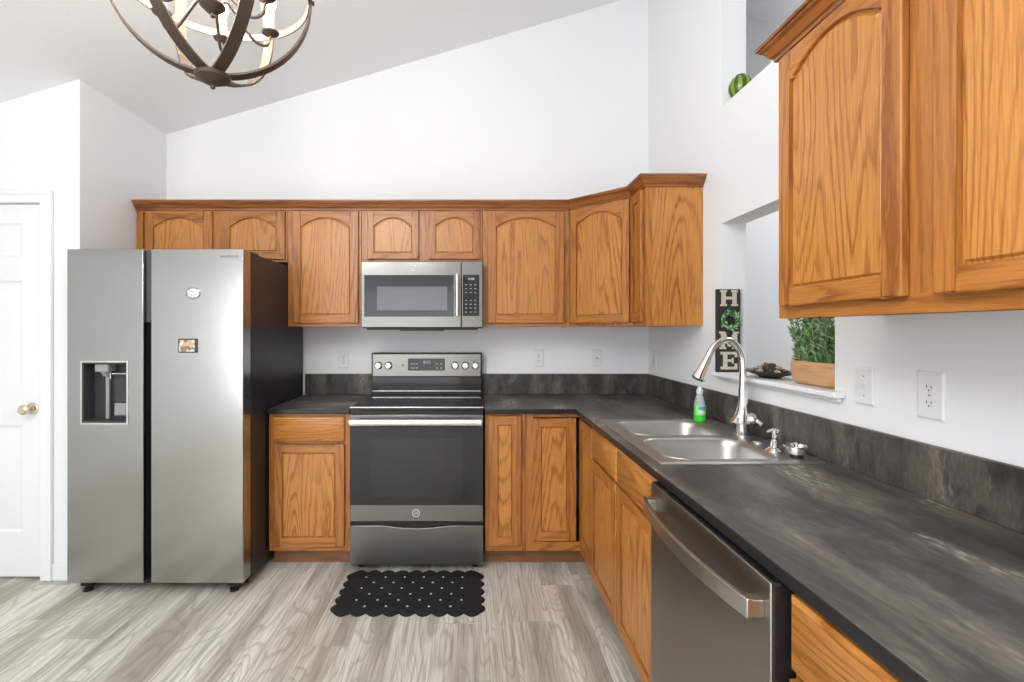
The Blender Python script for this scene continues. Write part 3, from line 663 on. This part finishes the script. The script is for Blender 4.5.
# fridge magnets
mg = thing('round_magnet', (-1.437, fy, 1.549), 'round white and silver magnet on the right refrigerator door', 'magnet')
MB().lathe([(0, -.0006), (.037, -.0006), (.037, -.004), (.030, -.007), (0, -.007)], (-1.437, fy, 1.549), 28, 1, .8, 'y').build('badge', SILVERT, mg)
MB().ring((-1.437, fy, 1.549), .031, .036, -.0041, -.0062, 32, 'y').build('badge_rim', DARKG, mg).scale = (1, 1, .8)
m = MB(); m.tube([(-1.437+.018*math.cos(a), fy-.0085, 1.549+.013*math.sin(a)) for a in [q*.3-.9 for q in range(16)]], .0035, 6); m.lathe([(0, -.007), (.007, -.007), (.005, -.010), (0, -.0105)], (-1.432, fy, 1.545), 12, axis='y')
m.build('raised_emblem', PLATE, mg)
mg = thing('picture_magnet', (-1.464, fy, 1.278), 'small square colourful picture magnet below the round one on the refrigerator', 'magnet')
box(-1.513, -1.415, fy-.006, fy-.0006, 1.243, 1.316).build('magnet_frame', plain('magnet_dark_frame', (.06, .045, .04), .4), mg, bevel=.002)
def picture():
    m, nt, p = new_mat('magnet_picture'); N, L = nt.nodes, nt.links
    tc = N.new('ShaderNodeTexCoord').outputs['Object']; vo = N.new('ShaderNodeTexVoronoi'); vo.inputs['Scale'].default_value = 55; L.new(tc, vo.inputs['Vector'])
    r = ramp(N, [(0, (.55, .40, .22)), (.3, (.75, .72, .68)), (.45, (.12, .20, .38)), (.62, (.30, .16, .10)), (.8, (.75, .62, .4)), (1, (.10, .08, .08))], 'CONSTANT')
    sp = N.new('ShaderNodeSeparateColor'); L.new(vo.outputs['Color'], sp.inputs[0]); L.new(sp.outputs[0], r.inputs[0]); L.new(r.outputs[0], p.inputs['Base Color']); p.inputs['Roughness'].default_value = .3
    return m
box(-1.506, -1.427, fy-.0075, fy-.0062, 1.250, 1.309).build('picture', picture(), mg)
# ------------------------------------------------------------------ RANGE
gx0, gx1 = -.699, .056; yf = D-.663
rg = thing('range', ((gx0+gx1)/2, D-.34, 0), 'dark stainless freestanding electric range with black glass top', 'stove')
box(gx0+.002, gx1-.002, yf+.045, D-.012, .035, .905).build('range_body', BLACK, rg, bevel=.002)
m = MB(); m.box(gx0, gx1, yf+.006, D-.075, .9055, .926); ck = m.build('cooktop', GLOSSB, rg, bevel=.004)
m = MB(); m.box(gx0+.001, gx1-.001, yf+.004, yf+.012, .922, .9285); m.build('cooktop_trim', HANDLE, ck, bevel=.001)
RINGM = plain('burner_marking', (.10, .10, .105), .15)
for bx_, by_, br_ in ((-.50, yf+.17, .115), (-.14, yf+.17, .095), (-.50, yf+.43, .08), (-.14, yf+.43, .105)):
    m = MB().ring((bx_, by_, 0), br_-.003, br_, .9261, .9263, 40); m.build('burner_ring', RINGM, ck)
box(gx0+.004, gx1-.004, yf+.012, yf+.044, .889, .9050).build('front_vent', BLACK, rg)
od = MB(); od.box(gx0+.003, gx1-.003, yf+.002, yf+.043, .284, .886); od = od.build('oven_door', SLATEF, rg, bevel=.004)
box(gx0+.004, gx1-.004, yf-.0015, yf+.0015, .378, .838).build('oven_glass', OVENG, od, bevel=.001)
m = MB(); X0, X1, Z0, Z1 = gx0+.125, gx1-.125, .425, .752
rr = lambda i, y: [(X0+i, y, Z0+i), (X1-i, y, Z0+i), (X1-i, y, Z1-i), (X0+i, y, Z1-i)]
m.loops([rr(0, yf-.0017), rr(.006, yf-.0019)], False, True); m.build('oven_window', plain('oven_window_glass', (.03, .03, .031), .12, spec=.5), od)
m = MB(); hz = .848
m.tube([(gx0+.012, yf-.046, hz), (gx1-.012, yf-.046, hz)], .0205, 18)
for v in m.bm.verts: v.co.y = (yf-.046)+(v.co.y-(yf-.046))*.62
m.box(gx0+.03, gx0+.055, yf-.04, yf+.004, hz-.013, hz+.013); m.box(gx1-.055, gx1-.03, yf-.04, yf+.004, hz-.013, hz+.013)
m.build('oven_handle', HANDLE, od, bevel=.001)
def emblem(parent, c, r, name='emblem'):
    o = MB().lathe([(0, -.0004), (r, -.0004), (r, -.0010), (0, -.0010)], c, 28, axis='y').build(name, SLATEF, parent)
    m = MB().ring(c, r*.82, r, -.0011, -.0016, 32, 'y')
    m.text('GE', r*1.05, lambda x, y, z: (c[0]+x, c[1]-.0016-z, c[2]+y), .0004)
    m.build('emblem_lettering', WHITEM, o)
emblem(od, (-.324, yf+.002, .333), .022)
m = MB(); n = 16
top = [(gx0+.003+(gx1-gx0-.006)*k/n, .262-.016*max(0, math.sin(PI*min(1, max(0, (k/n-.25)/.5))))**1.0) for k in range(n+1)]
m.prism([(gx0+.003, .042), (gx1-.003, .042)]+top[::-1], lambda u, v, k: (u, yf+.002+.041*k, v)); m.build('storage_drawer', SLATEF, rg, bevel=.003)
box(gx0+.01, gx1-.01, yf+.025, yf+.044, .244, .283).build('drawer_gap', BLACK, rg)
for x in (gx0+.05, gx1-.05):
    for y in (yf+.08, D-.08): MB().lathe([(0, 0), (.016, 0), (.016, .012), (.008, .014), (.008, .034), (0, .034)], (x, y, 0), 14).build('foot', BLACK, rg)
# backguard with control panel
yb = D-.095
m = MB(); m.box(gx0+.003, gx1-.0, yb+.012, D-.012, .9055, 1.205); bgd = m.build('backguard', BLACK, rg, bevel=.004)
m = MB(); m.box(gx0+.012, gx1-.008, yb-.001, yb+.011, 1.045, 1.198); m.build('control_panel', STEELM, bgd, bevel=.003)
m = MB(); m.box(gx0+.012, gx1-.008, yb-.006, yb+.011, .944, .951); m.build('backguard_trim', HANDLE, bgd, bevel=.001)
m = MB(); m.box(gx0+.012, gx1-.008, yb-.003, yb+.011, .952, 1.040); m.build('lower_panel', GLOSSB, bgd)
fxp = lambda px: (px-473.8)*yb/484
for px in (378.6, 388.6, 455.2, 465.3, 475.3):
    x = fxp(px); zk = 1.120
    m = MB().lathe([(0, -.0015), (.027, -.0015), (.027, -.005), (.023, -.007), (.021, -.022), (.018, -.025), (0, -.025)], (x, yb, zk), 22, axis='y')
    m.box(x-.0045, x+.0045, yb-.034, yb-.024, zk-.021, zk+.021)
    m.build('knob', HANDLE, bgd, bevel=.001)
box(fxp(408), fxp(445), yb-.0028, yb-.0008, 1.085, 1.168).build('display_panel', GLOSSB, bgd)
GLOWT = plain('display_glow_text', (.55, .62, .68), .4)
m = MB(); c0 = fxp(427); m.text('8:05', .030, lambda x, y, z: (c0+x, yb-.003-z, 1.142+y), .0003)
for i in range(5):
    for j in range(2):
        x = fxp(411+i*2.6) if i < 3 else fxp(436+(i-3)*4.5); box(x, x+.010, yb-.0033, yb-.0029, 1.100+.028*j, 1.106+.028*j).build('key', GLOWT, bgd, smooth=False)
m.build('clock_digits', GLOWT, bgd)
MB().lathe([(0, -.0012), (.006, -.0012), (.006, -.003), (0, -.003)], (fxp(403), yb, 1.122), 12, axis='y').build('indicator', BLACK, bgd)
# ------------------------------------------------------------------ MICROWAVE
mx0, mx1 = -.694, .0545; my = D-.40; mz0, mz1 = 1.369, 1.7815
mw = thing('microwave', ((mx0+mx1)/2, D-.2, mz0), 'stainless over-the-range microwave under the short oak cabinet', 'microwave')
box(mx0+.003, mx1-.003, my+.03, D-.002, mz0+.002, mz1).build('microwave_body', DARKG, mw, bevel=.003)
sx = lambda px: (px-473.8)*my/484; sz = lambda py: H-(py-330.2)*my/484
xd = sx(461.3)
md = box(mx0, xd-.0008, my, my+.029, mz0+.006, mz1).build('microwave_door', STEELM, mw, bevel=.004)
box(sx(364.2), sx(453.8), my-.0015, my+.002, sz(316.6), sz(275)).build('door_glass', MICG, md, bevel=.001)
box(sx(377), sx(447.3), my-.0022, my-.0016, sz(310.2), sz(286.6)).build('door_window', MICW, md)
m = MB(); xh = sx(457.3); m.tube([(xh, my-.034, sz(316)), (xh, my-.034, sz(274.6))], .0125, 16); m.box(xh-.007, xh+.007, my-.03, my+.002, sz(313), sz(310)); m.box(xh-.007, xh+.007, my-.03, my+.002, sz(280), sz(277))
m.build('microwave_handle', HANDLE, md, bevel=.001)
cp = box(xd+.0008, mx1, my, my+.029, mz0+.006, mz1).build('control_panel', STEELM, mw, bevel=.004)
box(sx(462.8), sx(479.3), my-.0015, my+.002, sz(316), sz(274.8)).build('keypad', GLOSSB, cp)
m = MB(); KEYM = plain('key_print', (.34, .35, .36), .4)
for r_ in range(8):
    for c_ in range(3):
        if r_ == 3: continue
        x = sx(465.2+c_*4.6); z = sz(285.2+r_*3.9); box(x, x+.011, my-.0021, my-.0016, z, z+.005).build('key', KEYM, cp, smooth=False)
m.text('12:00', .018, lambda x, y, z: (sx(471)+x, my-.0018-z, sz(279)+y), .0002); m.build('clock_digits', WHITEM, cp)
m = MB(); m.box(mx0+.03, mx1-.03, my+.02, D-.05, mz0-.008, mz0+.001); m.box(-.46, -.19, my+.03, my+.16, mz0-.014, mz0-.008); m.build('vent_grille', BLACK, mw)
emblem(md, (-.372, my, 1.742), .016)
# ------------------------------------------------------------------ DISHWASHER
wy0, wy1, wx = .917, 1.536, .562
dw = thing('dishwasher', (.9, 1.23, 0), 'dark stainless dishwasher with bowed bar handle beside the sink cabinet', 'dishwasher')
box(XB+.012, XW-.02, wy0+.004, wy1-.004, .10, .872).build('tub', DARKG, dw)
box(XB+.06, XB+.075, wy0+.004, wy1-.004, 0.0, .099).build('toe_panel', BLACK, dw)
dd = box(wx, wx+.006, wy0, wy1, .115, .8795).build('dishwasher_door', SLATE, dw, bevel=.0025, seg=2)
box(wx+.0063, XB+.010, wy0+.001, wy1-.001, .116, .870).build('door_liner', BLACK, dd, bevel=.002)
box(wx+.0063, XB+.010, wy0+.001, wy1-.001, .8705, .8800).build('control_strip', GLOSSB, dd, bevel=.001)
m = MB(); nn = 22; rings = []
for k in range(nn+1):
    s_ = k/nn; y = wy1-.020-(wy1-wy0-.040)*s_; dep = .024+.030*math.sin(PI*s_)**.8
    rings.append([(wx-dep-.009, y, .800), (wx-dep-.009, y, .838), (wx-dep+.003, y, .838), (wx-dep+.003, y, .800)])
m.loops(rings); 
m.box(wx-.026, wx+.001, wy0+.020, wy0+.046, .802, .836); m.box(wx-.026, wx+.001, wy1-.046, wy1-.020, .802, .836)
m.build('handle', STEELH, dd, bevel=.002)
# ------------------------------------------------------------------ OUTLETS AND SWITCHES
def plate_thing(name, label, cat, o, u, n, wd=.072, ht=.118, kind='outlet', slots=True, group=None):
    t = thing(name, o, label, cat, group); P = local(o, u, n)
    m = MB(); r = lambda i, tt: [P(-wd/2+i, -ht/2+i, tt), P(wd/2-i, -ht/2+i, tt), P(wd/2-i, ht/2-i, tt), P(-wd/2+i, ht/2-i, tt)]
    m.loops([r(0, .0005), r(0, .003), r(.005, .006)]); m.build('cover_plate', PLATE, t, smooth=False)
    if kind == 'outlet':
        for dz in (.0205, -.0205):
            m = MB(); pts = [(.0165*math.cos(a), dz+max(-.0125, min(.0125, .0165*math.sin(a)))) for a in [2*PI*k/20 for k in range(20)]]
            m.prism(pts, lambda a, b, k: P(a, b, .006+.0015*k)); s_ = m.build('socket', PLATE, t)
            m = MB(); bx(m, P, -.0075, -.0055, dz-.002, dz+.007, .0073, .0079); bx(m, P, .0055, .0075, dz-.002, dz+.006, .0073, .0079); bx(m, P, -.002, .002, dz-.0095, dz-.0055, .0073, .0079)
            m.build('slots', SLOT, s_)
        m = MB(); bx(m, P, -.0025, .0025, -.0025, .0025, .006, .0072); m.build('screw', GREYP, t)
    elif kind == 'switch':
        m = MB(); bx(m, P, -.005, .005, -.011, .011, .006, .0075); bx(m, P, -.004, .004, .0, .010, .0075, .017); m.build('toggle', PLATE, t)
        for dz in (.03, -.03): m = MB(); bx(m, P, -.0022, .0022, dz-.0022, dz+.0022, .006, .0072); m.build('screw', GREYP, t)
    else:
        m = MB(); q = [(.006*math.cos(a), .006*math.sin(a)) for a in [2*PI*k/14 for k in range(14)]]; m.prism(q, lambda a, b, k: P(a, b, .006+.008*k)); m.build('jack', HANDLE, t)
    return t
OG = 'wall outlets'
bw = ((1, 0, 0), (0, -1, 0)); rw = ((0, -1, 0), (-1, 0, 0))
plate_thing('wall_outlet', 'white double outlet on the back wall left of the range', 'outlet', (-.908, D, 1.155), *bw, group=OG)
plate_thing('wall_outlet', 'white double outlet on the back wall right of the range', 'outlet', (.452, D, 1.165), *bw, group=OG)
plate_thing('wall_jack', 'white cable jack plate on the back wall nearest the corner', 'jack plate', (.857, D, 1.165), *bw, kind='jack')
plate_thing('wall_outlet', 'white outlet on the right wall tucked beside the back corner', 'outlet', (XW, 3.255, 1.165), *rw, group=OG)
plate_thing('light_switch', 'white toggle light switch on the right wall beside the sill', 'light switch', (XW, 1.503, 1.186), *rw, kind='switch')
plate_thing('wall_outlet', 'large white double outlet on the right wall in the foreground', 'outlet', (XW, 1.2865, 1.186), *rw, wd=.078, ht=.128, group=OG)
# ------------------------------------------------------------------ SILL ITEMS
SZ = PZ0+.0205
# HOME sign against the far jamb
SIGN = plain('dark_sign_wood', (.035, .03, .028), .6, bump=.2); LETT = plain('sign_letter_whitewash', (.60, .54, .46), .6, bump=.2)
hx0, hx1, hyf, hyb, hh = XW-.041, XW+.074, PY1-.030, PY1-.014, .402
hs = thing('home_sign', ((hx0+hx1)/2, (hyf+hyb)/2, SZ), 'tall narrow dark sign reading HOME with a green wreath for the O', 'sign')
box(hx0, hx1, hyf, hyb, SZ, SZ+hh).build('board', SIGN, hs, bevel=.001)
P = local((hx0, hyf, SZ), (1, 0, 0), (0, -1, 0)); W = hx1-hx0
def letter(fn):
    m = MB(); fn(m); m.build('letter', LETT, hs)
def L_H(m, b=.320, h=.078):
    for a in (.022, .075):
        bx(m, P, a, a+.020, b, b+h, .0003, .004); bx(m, P, a-.006, a+.026, b, b+.010, .0003, .0042); bx(m, P, a-.006, a+.026, b+h-.010, b+h, .0003, .0042)
    bx(m, P, .042, .075, b+h/2-.007, b+h/2+.007, .0003, .004)
def L_E(m, b=.014, h=.085):
    bx(m, P, .030, .050, b, b+h, .0003, .004); bx(m, P, .018, .098, b, b+.013, .0003, .0042); bx(m, P, .018, .098, b+h-.013, b+h, .0003, .0042); bx(m, P, .05, .078, b+h/2-.006, b+h/2+.006, .0003, .004)
    bx(m, P, .086, .098, b, b+.028, .0003, .0041); bx(m, P, .086, .098, b+h-.026, b+h, .0003, .0041); bx(m, P, .072, .080, b+h/2-.014, b+h/2+.014, .0003, .0041)
def L_M(m, b=.112, h=.085):
    for a in (.020, .080):
        bx(m, P, a, a+.018, b, b+h, .0003, .004); bx(m, P, a-.007, a+.024, b, b+.010, .0003, .0042)
    bx(m, P, .012, .034, b+h-.010, b+h, .0003, .0042); bx(m, P, .084, .106, b+h-.010, b+h, .0003, .0042)
    m.prism([(.026, b+h), (.040, b+h), (.066, b+.012), (.054, b+.012)], lambda a, bb, k: P(a, bb, .0003+.0038*k)); m.prism([(.080, b+h), (.094, b+h), (.066, b+.012), (.054, b+.012)], lambda a, bb, k: P(a, bb, .0003+.0036*k))
letter(L_H); letter(L_M); letter(L_E)
LEAF1 = plain('wreath_leaf', (.05, .17, .05), .5); LEAF2 = plain('wreath_leaf_pale', (.34, .52, .30), .5)
m = MB(); rnd = random.Random(4)
def leaf(m, c, d, nrm, L, wd):
    c, d, nrm = Vector(c), Vector(d).normalized(), Vector(nrm).normalized(); s_ = d.cross(nrm).normalized()
    q = [c, c+d*L*.45+s_*wd+nrm*L*.06, c+d*L, c+d*L*.45-s_*wd+nrm*L*.06]
    vs = [m.bm.verts.new(p) for p in q]; m._f([vs[0], vs[1], vs[2]]); m._f([vs[0], vs[2], vs[3]])
cw = Vector(P(.06, .252, .008))
m.tube([cw+Vector((.034*math.cos(a), 0, .034*math.sin(a))) for a in [2*PI*k/24 for k in range(25)]], .005, 6)
for i in range(170):
    a = rnd.random()*2*PI; rr_ = .034+rnd.uniform(-.008, .008); e = a+PI/2+rnd.uniform(-1.4, .6)
    m.mi = 0 if rnd.random() < .62 else 1
    leaf(m, cw+Vector((rr_*math.cos(a), rnd.uniform(-.010, .004), rr_*math.sin(a))), (math.cos(e), rnd.uniform(-.5, .1), math.sin(e)), (0, -1, 0), rnd.uniform(.014, .024), .0045)
m.build('wreath', [LEAF1, LEAF2], hs, smooth=False)
# plant in a wooden bowl
WOODB = oak('pale_wood_bowl', False, (.62, .36, .17), (.50, .26, .11), 4)
px_, py_ = XW+.066, 1.785
pp = thing('potted_plant', (px_, py_, SZ), 'bushy green rosemary-like plant in a pale wooden bowl on the pass-through sill', 'plant')
def srect(hx, hy, z, n=32, e=3.2):
    return [(px_+hx*math.copysign(abs(math.cos(a))**(2/e), math.cos(a)), py_+hy*math.copysign(abs(math.sin(a))**(2/e), math.sin(a)), z) for a in [2*PI*k/n for k in range(n)]]
m = MB(); m.loops([srect(.044, .098, SZ+.0005), srect(.056, .112, SZ+.008), srect(.063, .121, SZ+.04), srect(.063, .121, SZ+.084), srect(.060, .118, SZ+.088), srect(.054, .112, SZ+.086), srect(.053, .111, SZ+.060)]); m.build('bowl', WOODB, pp, angle=50)
m = MB(); m.loops([srect(.0525, .1105, SZ+.0602), srect(.0525, .1105, SZ+.073)]); m.build('soil', plain('potting_soil', (.05, .035, .025), .9, bump=.8), pp)
G1 = plain('rosemary_green', (.10, .22, .07), .55); G2 = plain('rosemary_pale', (.30, .42, .21), .55); G3 = plain('dry_stem', (.35, .33, .20), .7)
m = MB(); rnd = random.Random(9)
for i in range(64):
    bx_, by_ = px_+rnd.uniform(-.035, .035), py_+rnd.choice((-.055, .055))+rnd.uniform(-.04, .04); hgt = rnd.uniform(.07, .215)
    tip = Vector((bx_+rnd.uniform(-.045, .045), by_+rnd.uniform(-.06, .06), SZ+.07+hgt)); b0 = Vector((bx_, by_, SZ+.07)); mid = (b0+tip)/2+Vector((rnd.uniform(-.012, .012), rnd.uniform(-.012, .012), .01))
    pts = arc3([b0, mid, tip], 7); m.mi = 2; m.tube(pts, .0016, 5)
    for k in range(1, len(pts)):
        for j in range(6):
            f = rnd.random(); c = pts[k-1].lerp(pts[k], f); a = rnd.random()*2*PI; d = Vector((math.cos(a), math.sin(a), rnd.uniform(.5, 1.2)))
            m.mi = 0 if rnd.random() < .68 else 1; leaf(m, c, d, (math.sin(a), -math.cos(a), .3), rnd.uniform(.016, .030), .0032)
m.build('foliage', [G1, G2, G3], pp, smooth=False)
# dish of dried pods
DISHM = plain('dark_dish', (.02, .018, .017), .35); 
dx_, dy_ = XW+.055, 2.08
di = MB().lathe([(0, 0), (.038, 0), (.042, .006), (.072, .016), (.094, .026), (.099, .030), (.094, .030), (.07, .021), (.04, .011), (0, .010)], (dx_, dy_, SZ+.0005), 32, .92, 1.35).build('decorative_dish', DISHM)
tag(recenter(di), 'low dark oval dish of dried pods on the sill behind the faucet', 'dish')
PM = [plain('pod_brown', (.16, .085, .05), .7), plain('pod_pale', (.42, .30, .22), .7), plain('pod_dark', (.03, .025, .022), .6), plain('pod_white', (.55, .50, .45), .7)]
PLN = ['brown', 'pale tan', 'near-black', 'off-white']
rnd = random.Random(3); proto = {}
k = 0
for layer, (cnt, rad, zz) in enumerate(((13, .060, .030), (8, .034, .042), (3, .012, .054))):
    for i in range(cnt):
        a = 2*PI*i/cnt+layer*.4+rnd.uniform(-.1, .1); r_ = rad*rnd.uniform(.85, 1.1); mi_ = rnd.choice((0, 0, 1, 1, 2, 3))
        if mi_ not in proto:
            m = MB(); bmesh.ops.create_icosphere(m.bm, subdivisions=2, radius=.0135)
            for v in m.bm.verts: v.co *= 1+.22*math.sin(v.co.x*420+mi_)*math.cos(v.co.y*380+mi_*2); v.co.z *= .62; v.co.x *= 1.25
            o = m.build('dried_pod', PM[mi_]); proto[mi_] = o
        else:
            o = proto[mi_].copy(); COL.objects.link(o)
        o.location = (dx_+r_*.86*math.cos(a), dy_+r_*1.35*math.sin(a), SZ+zz); o.rotation_euler = (rnd.uniform(-.4, .4), rnd.uniform(-.4, .4), rnd.uniform(0, 6))
        tag(o, f'{PLN[mi_]} dried pod heaped in the dark dish on the sill', 'dried pod', 'dried pods in the dish')
# striped green ball on the upper ledge
def melon():
    m, nt, p = new_mat('striped_green_glaze'); N, L = nt.nodes, nt.links
    tc = N.new('ShaderNodeTexCoord').outputs['Object']; sp = N.new('ShaderNodeSeparateXYZ'); L.new(tc, sp.inputs[0])
    at = N.new('ShaderNodeMath'); at.operation = 'ARCTAN2'; L.new(sp.outputs[0], at.inputs[0]); L.new(sp.outputs[1], at.inputs[1])
    mu = N.new('ShaderNodeMath'); mu.operation = 'MULTIPLY'; mu.inputs[1].default_value = 9; L.new(at.outputs[0], mu.inputs[0])
    sn = N.new('ShaderNodeMath'); sn.operation = 'SINE'; L.new(mu.outputs[0], sn.inputs[0])
    r = ramp(N, [(.3, (.05, .09, .012)), (.7, (.22, .33, .03))]); mr = N.new('ShaderNodeMapRange'); mr.inputs['From Min'].default_value = -1; L.new(sn.outputs[0], mr.inputs['Value']); L.new(mr.outputs[0], r.inputs[0])
    L.new(r.outputs[0], p.inputs['Base Color']); p.inputs['Roughness'].default_value = .25
    return m
vx, vy, vz = 1.262, 2.29, 2.4555
gv = thing('striped_vase', (vx, vy, vz), 'small round green striped vase on the high ledge above the pass-through', 'vase')
MB().lathe([(0, 0), (.026, 0), (.043, .016), (.053, .044), (.051, .066), (.038, .092), (.022, .102), (.018, .103), (.015, .101), (.015, .06), (0, .06)], (vx, vy, vz+.0002), 36).build('vase_body', melon(), gv)
MB().ring((vx, vy, vz), .016, .0215, .1028, .108, 24).build('lip', plain('vase_lip_green', (.06, .10, .02), .3), gv)
# ------------------------------------------------------------------ MAT
mx0_, mx1_, my0_, my1_ = -.672, .030, 2.318, 2.70
pts = []; nb, ns = 9, 5
def scal(ax, ay, bx_, by_, n, nx, ny):
    for i in range(n):
        for k in range(6):
            s_ = (i+k/6)/n; b_ = .026*math.sin(PI*k/6); pts.append((ax+(bx_-ax)*s_+nx*b_, ay+(by_-ay)*s_+ny*b_))
scal(mx0_, my0_, mx1_, my0_, nb, 0, -1); scal(mx1_, my0_, mx1_, my1_, ns, 1, 0); scal(mx1_, my1_, mx0_, my1_, nb, 0, 1); scal(mx0_, my1_, mx0_, my0_, ns, -1, 0)
m = MB()
cxm, cym = (mx0_+mx1_)/2, (my0_+my1_)/2
sh_ = lambda f, z: [(cxm+(x-cxm)*f, cym+(y-cym)*f, z) for x, y in pts]
m.loops([sh_(1, .0006), sh_(1, .006), sh_(.988, .009)])
sw, sh2 = (mx1_-mx0_)/nb, (my1_-my0_)/ns
for j in range(ns*2-1):
    for i in range(nb-(j % 2 == 0)):
        x = mx0_+sw*(i+(1 if j % 2 == 0 else .5)); y = my0_+sh2*(j+1)/2
        m.mi = 0; m.ring((x, y, 0), .031, .034, .0085, .0097, 20)
for j in range(6):
    n_ = 6 if j % 2 == 0 else 5
    for i in range(n_):
        x = mx0_+.085+.105*i+(.0525 if j % 2 else 0); y = my1_-.055-.056*j
        m.mi = 1; m.lathe([(0, .0118), (.0045, .0114), (.006, .0095), (0, .0095)][::-1], (x, y, 0), 10)
mt = m.build('kitchen_mat', [RUBBER, plain('mat_drain_dot', (.62, .62, .63), .3)], angle=40)
tag(recenter(mt), 'black scalloped rubber mat with pale dots on the floor before the range', 'mat')
# ------------------------------------------------------------------ CHANDELIER
CY = 1.35; CX = -.728; CZ = 2.328; R = .262
ch = thing('chandelier', (CX, CY, CZ-R-.03), 'bronze open orb chandelier with lit candle bulbs, hanging top left', 'chandelier')
C0 = Vector((CX, CY, CZ))
def hoop(R, wd, th, plane_rot, horizontal=False, n=72):
    m = MB(); rings = []
    for k in range(n):
        a = 2*PI*k/n
        if horizontal: rad = Vector((math.cos(a), math.sin(a), 0)); ax = Vector((0, 0, 1))
        else:
            e = Vector((math.cos(plane_rot), math.sin(plane_rot), 0)); rad = e*math.cos(a)+Vector((0, 0, 1))*math.sin(a); ax = Vector((-math.sin(plane_rot), math.cos(plane_rot), 0))
        rings.append([C0+rad*(R-th)+ax*wd/2, C0+rad*R+ax*wd/2, C0+rad*R-ax*wd/2, C0+rad*(R-th)-ax*wd/2])
    rings.append(rings[0]); m.loops(rings, False, False); return m
A0 = math.radians(19)
for k in range(3): hoop(R-.0008*k, .032, .006, A0+PI/3*k).build('vertical_hoop', BRONZE, ch)
hoop(R-.006, .022, .004, 0, True).build('horizontal_hoop', BRONZE, ch)
for k in range(6):
    a = A0+PI/3*k; m = MB(); q = C0+Vector((math.cos(a), math.sin(a), 0))*(R+.0); m.tube([q, q+Vector((math.cos(a), math.sin(a), 0))*.007], .006, 10); m.build('rivet', BRONZE, ch)
MB().lathe([(0, -.034), (.006, -.033), (.007, -.026), (.004, -.022), (.018, -.020), (.044, -.006), (.047, .002), (.044, .006), (0, .010)], (CX, CY, CZ-R), 28).build('bottom_finial', BRONZE, ch)
MB().lathe([(0, 0), (.03, 0), (.034, .006), (.02, .016), (.008, .022), (.008, .05), (0, .05)], (CX, CY, CZ+R), 24).build('top_cap', BRONZE, ch)
hz_ = CZ-.068
MB().lathe([(0, -.030), (.006, -.028), (.007, -.020), (.017, -.014), (.034, .002), (.029, .014), (.012, .024), (.008, .04), (.008, CZ+R-hz_), (0, CZ+R-hz_)], (CX, CY, hz_), 20).build('center_stem', BRONZE, ch)
for k in range(6):
    a = A0+PI/6+PI/3*k; e = Vector((math.cos(a), math.sin(a), 0)); B = Vector((CX, CY, hz_)); z = Vector((0, 0, 1))
    m = MB(); m.tube(arc3([B+e*.018+z*.012, B+e*.04+z*.030, B+e*.075+z*.0, B+e*.115-z*.040, B+e*.152-z*.040, B+e*.165-z*.008], 7), .0045, 8)
    ar = m.build('arm', BRONZE, ch); q = B+e*.165-z*.008
    MB().lathe([(0, 0), (.006, 0), (.010, .004), (.024, .010), (.026, .014), (.022, .016), (0, .014)], q, 18).build('candle_cup', BRONZE, ar)
    MB().lathe([(0, .0145), (.0115, .0145), (.0115, .075), (0, .075)], q, 16).build('candle_sleeve', CREAM, ar)
    MB().lathe([(0, .0755), (.008, .0755), (.009, .082), (.0165, .100), (.016, .112), (.008, .135), (.002, .148), (0, .149)], q, 16).build('bulb', BULB, ar)
zt_ = CZ+R+.05; zcl = zc(CX)
m = MB(); nl = int((zcl-.05-zt_)/.032)
for k in range(nl+1):
    zc_ = zt_+.012+(zcl-.055-zt_)*k/nl; ax = Vector((1, 0, 0)) if k % 2 else Vector((0, 1, 0))
    m.tube([Vector((CX, CY, zc_))+ax*.010*math.cos(b)+Vector((0, 0, 1))*.022*math.sin(b) for b in [2*PI*i/14 for i in range(15)]], .0026, 6)
m.build('chain', BRONZE, ch)
MB().lathe([(0, -.05), (.010, -.048), (.022, -.040), (.058, -.022), (.062, -.0), (0, .0)], (CX, CY, zcl-.018), 24).build('canopy', BRONZE, ch)
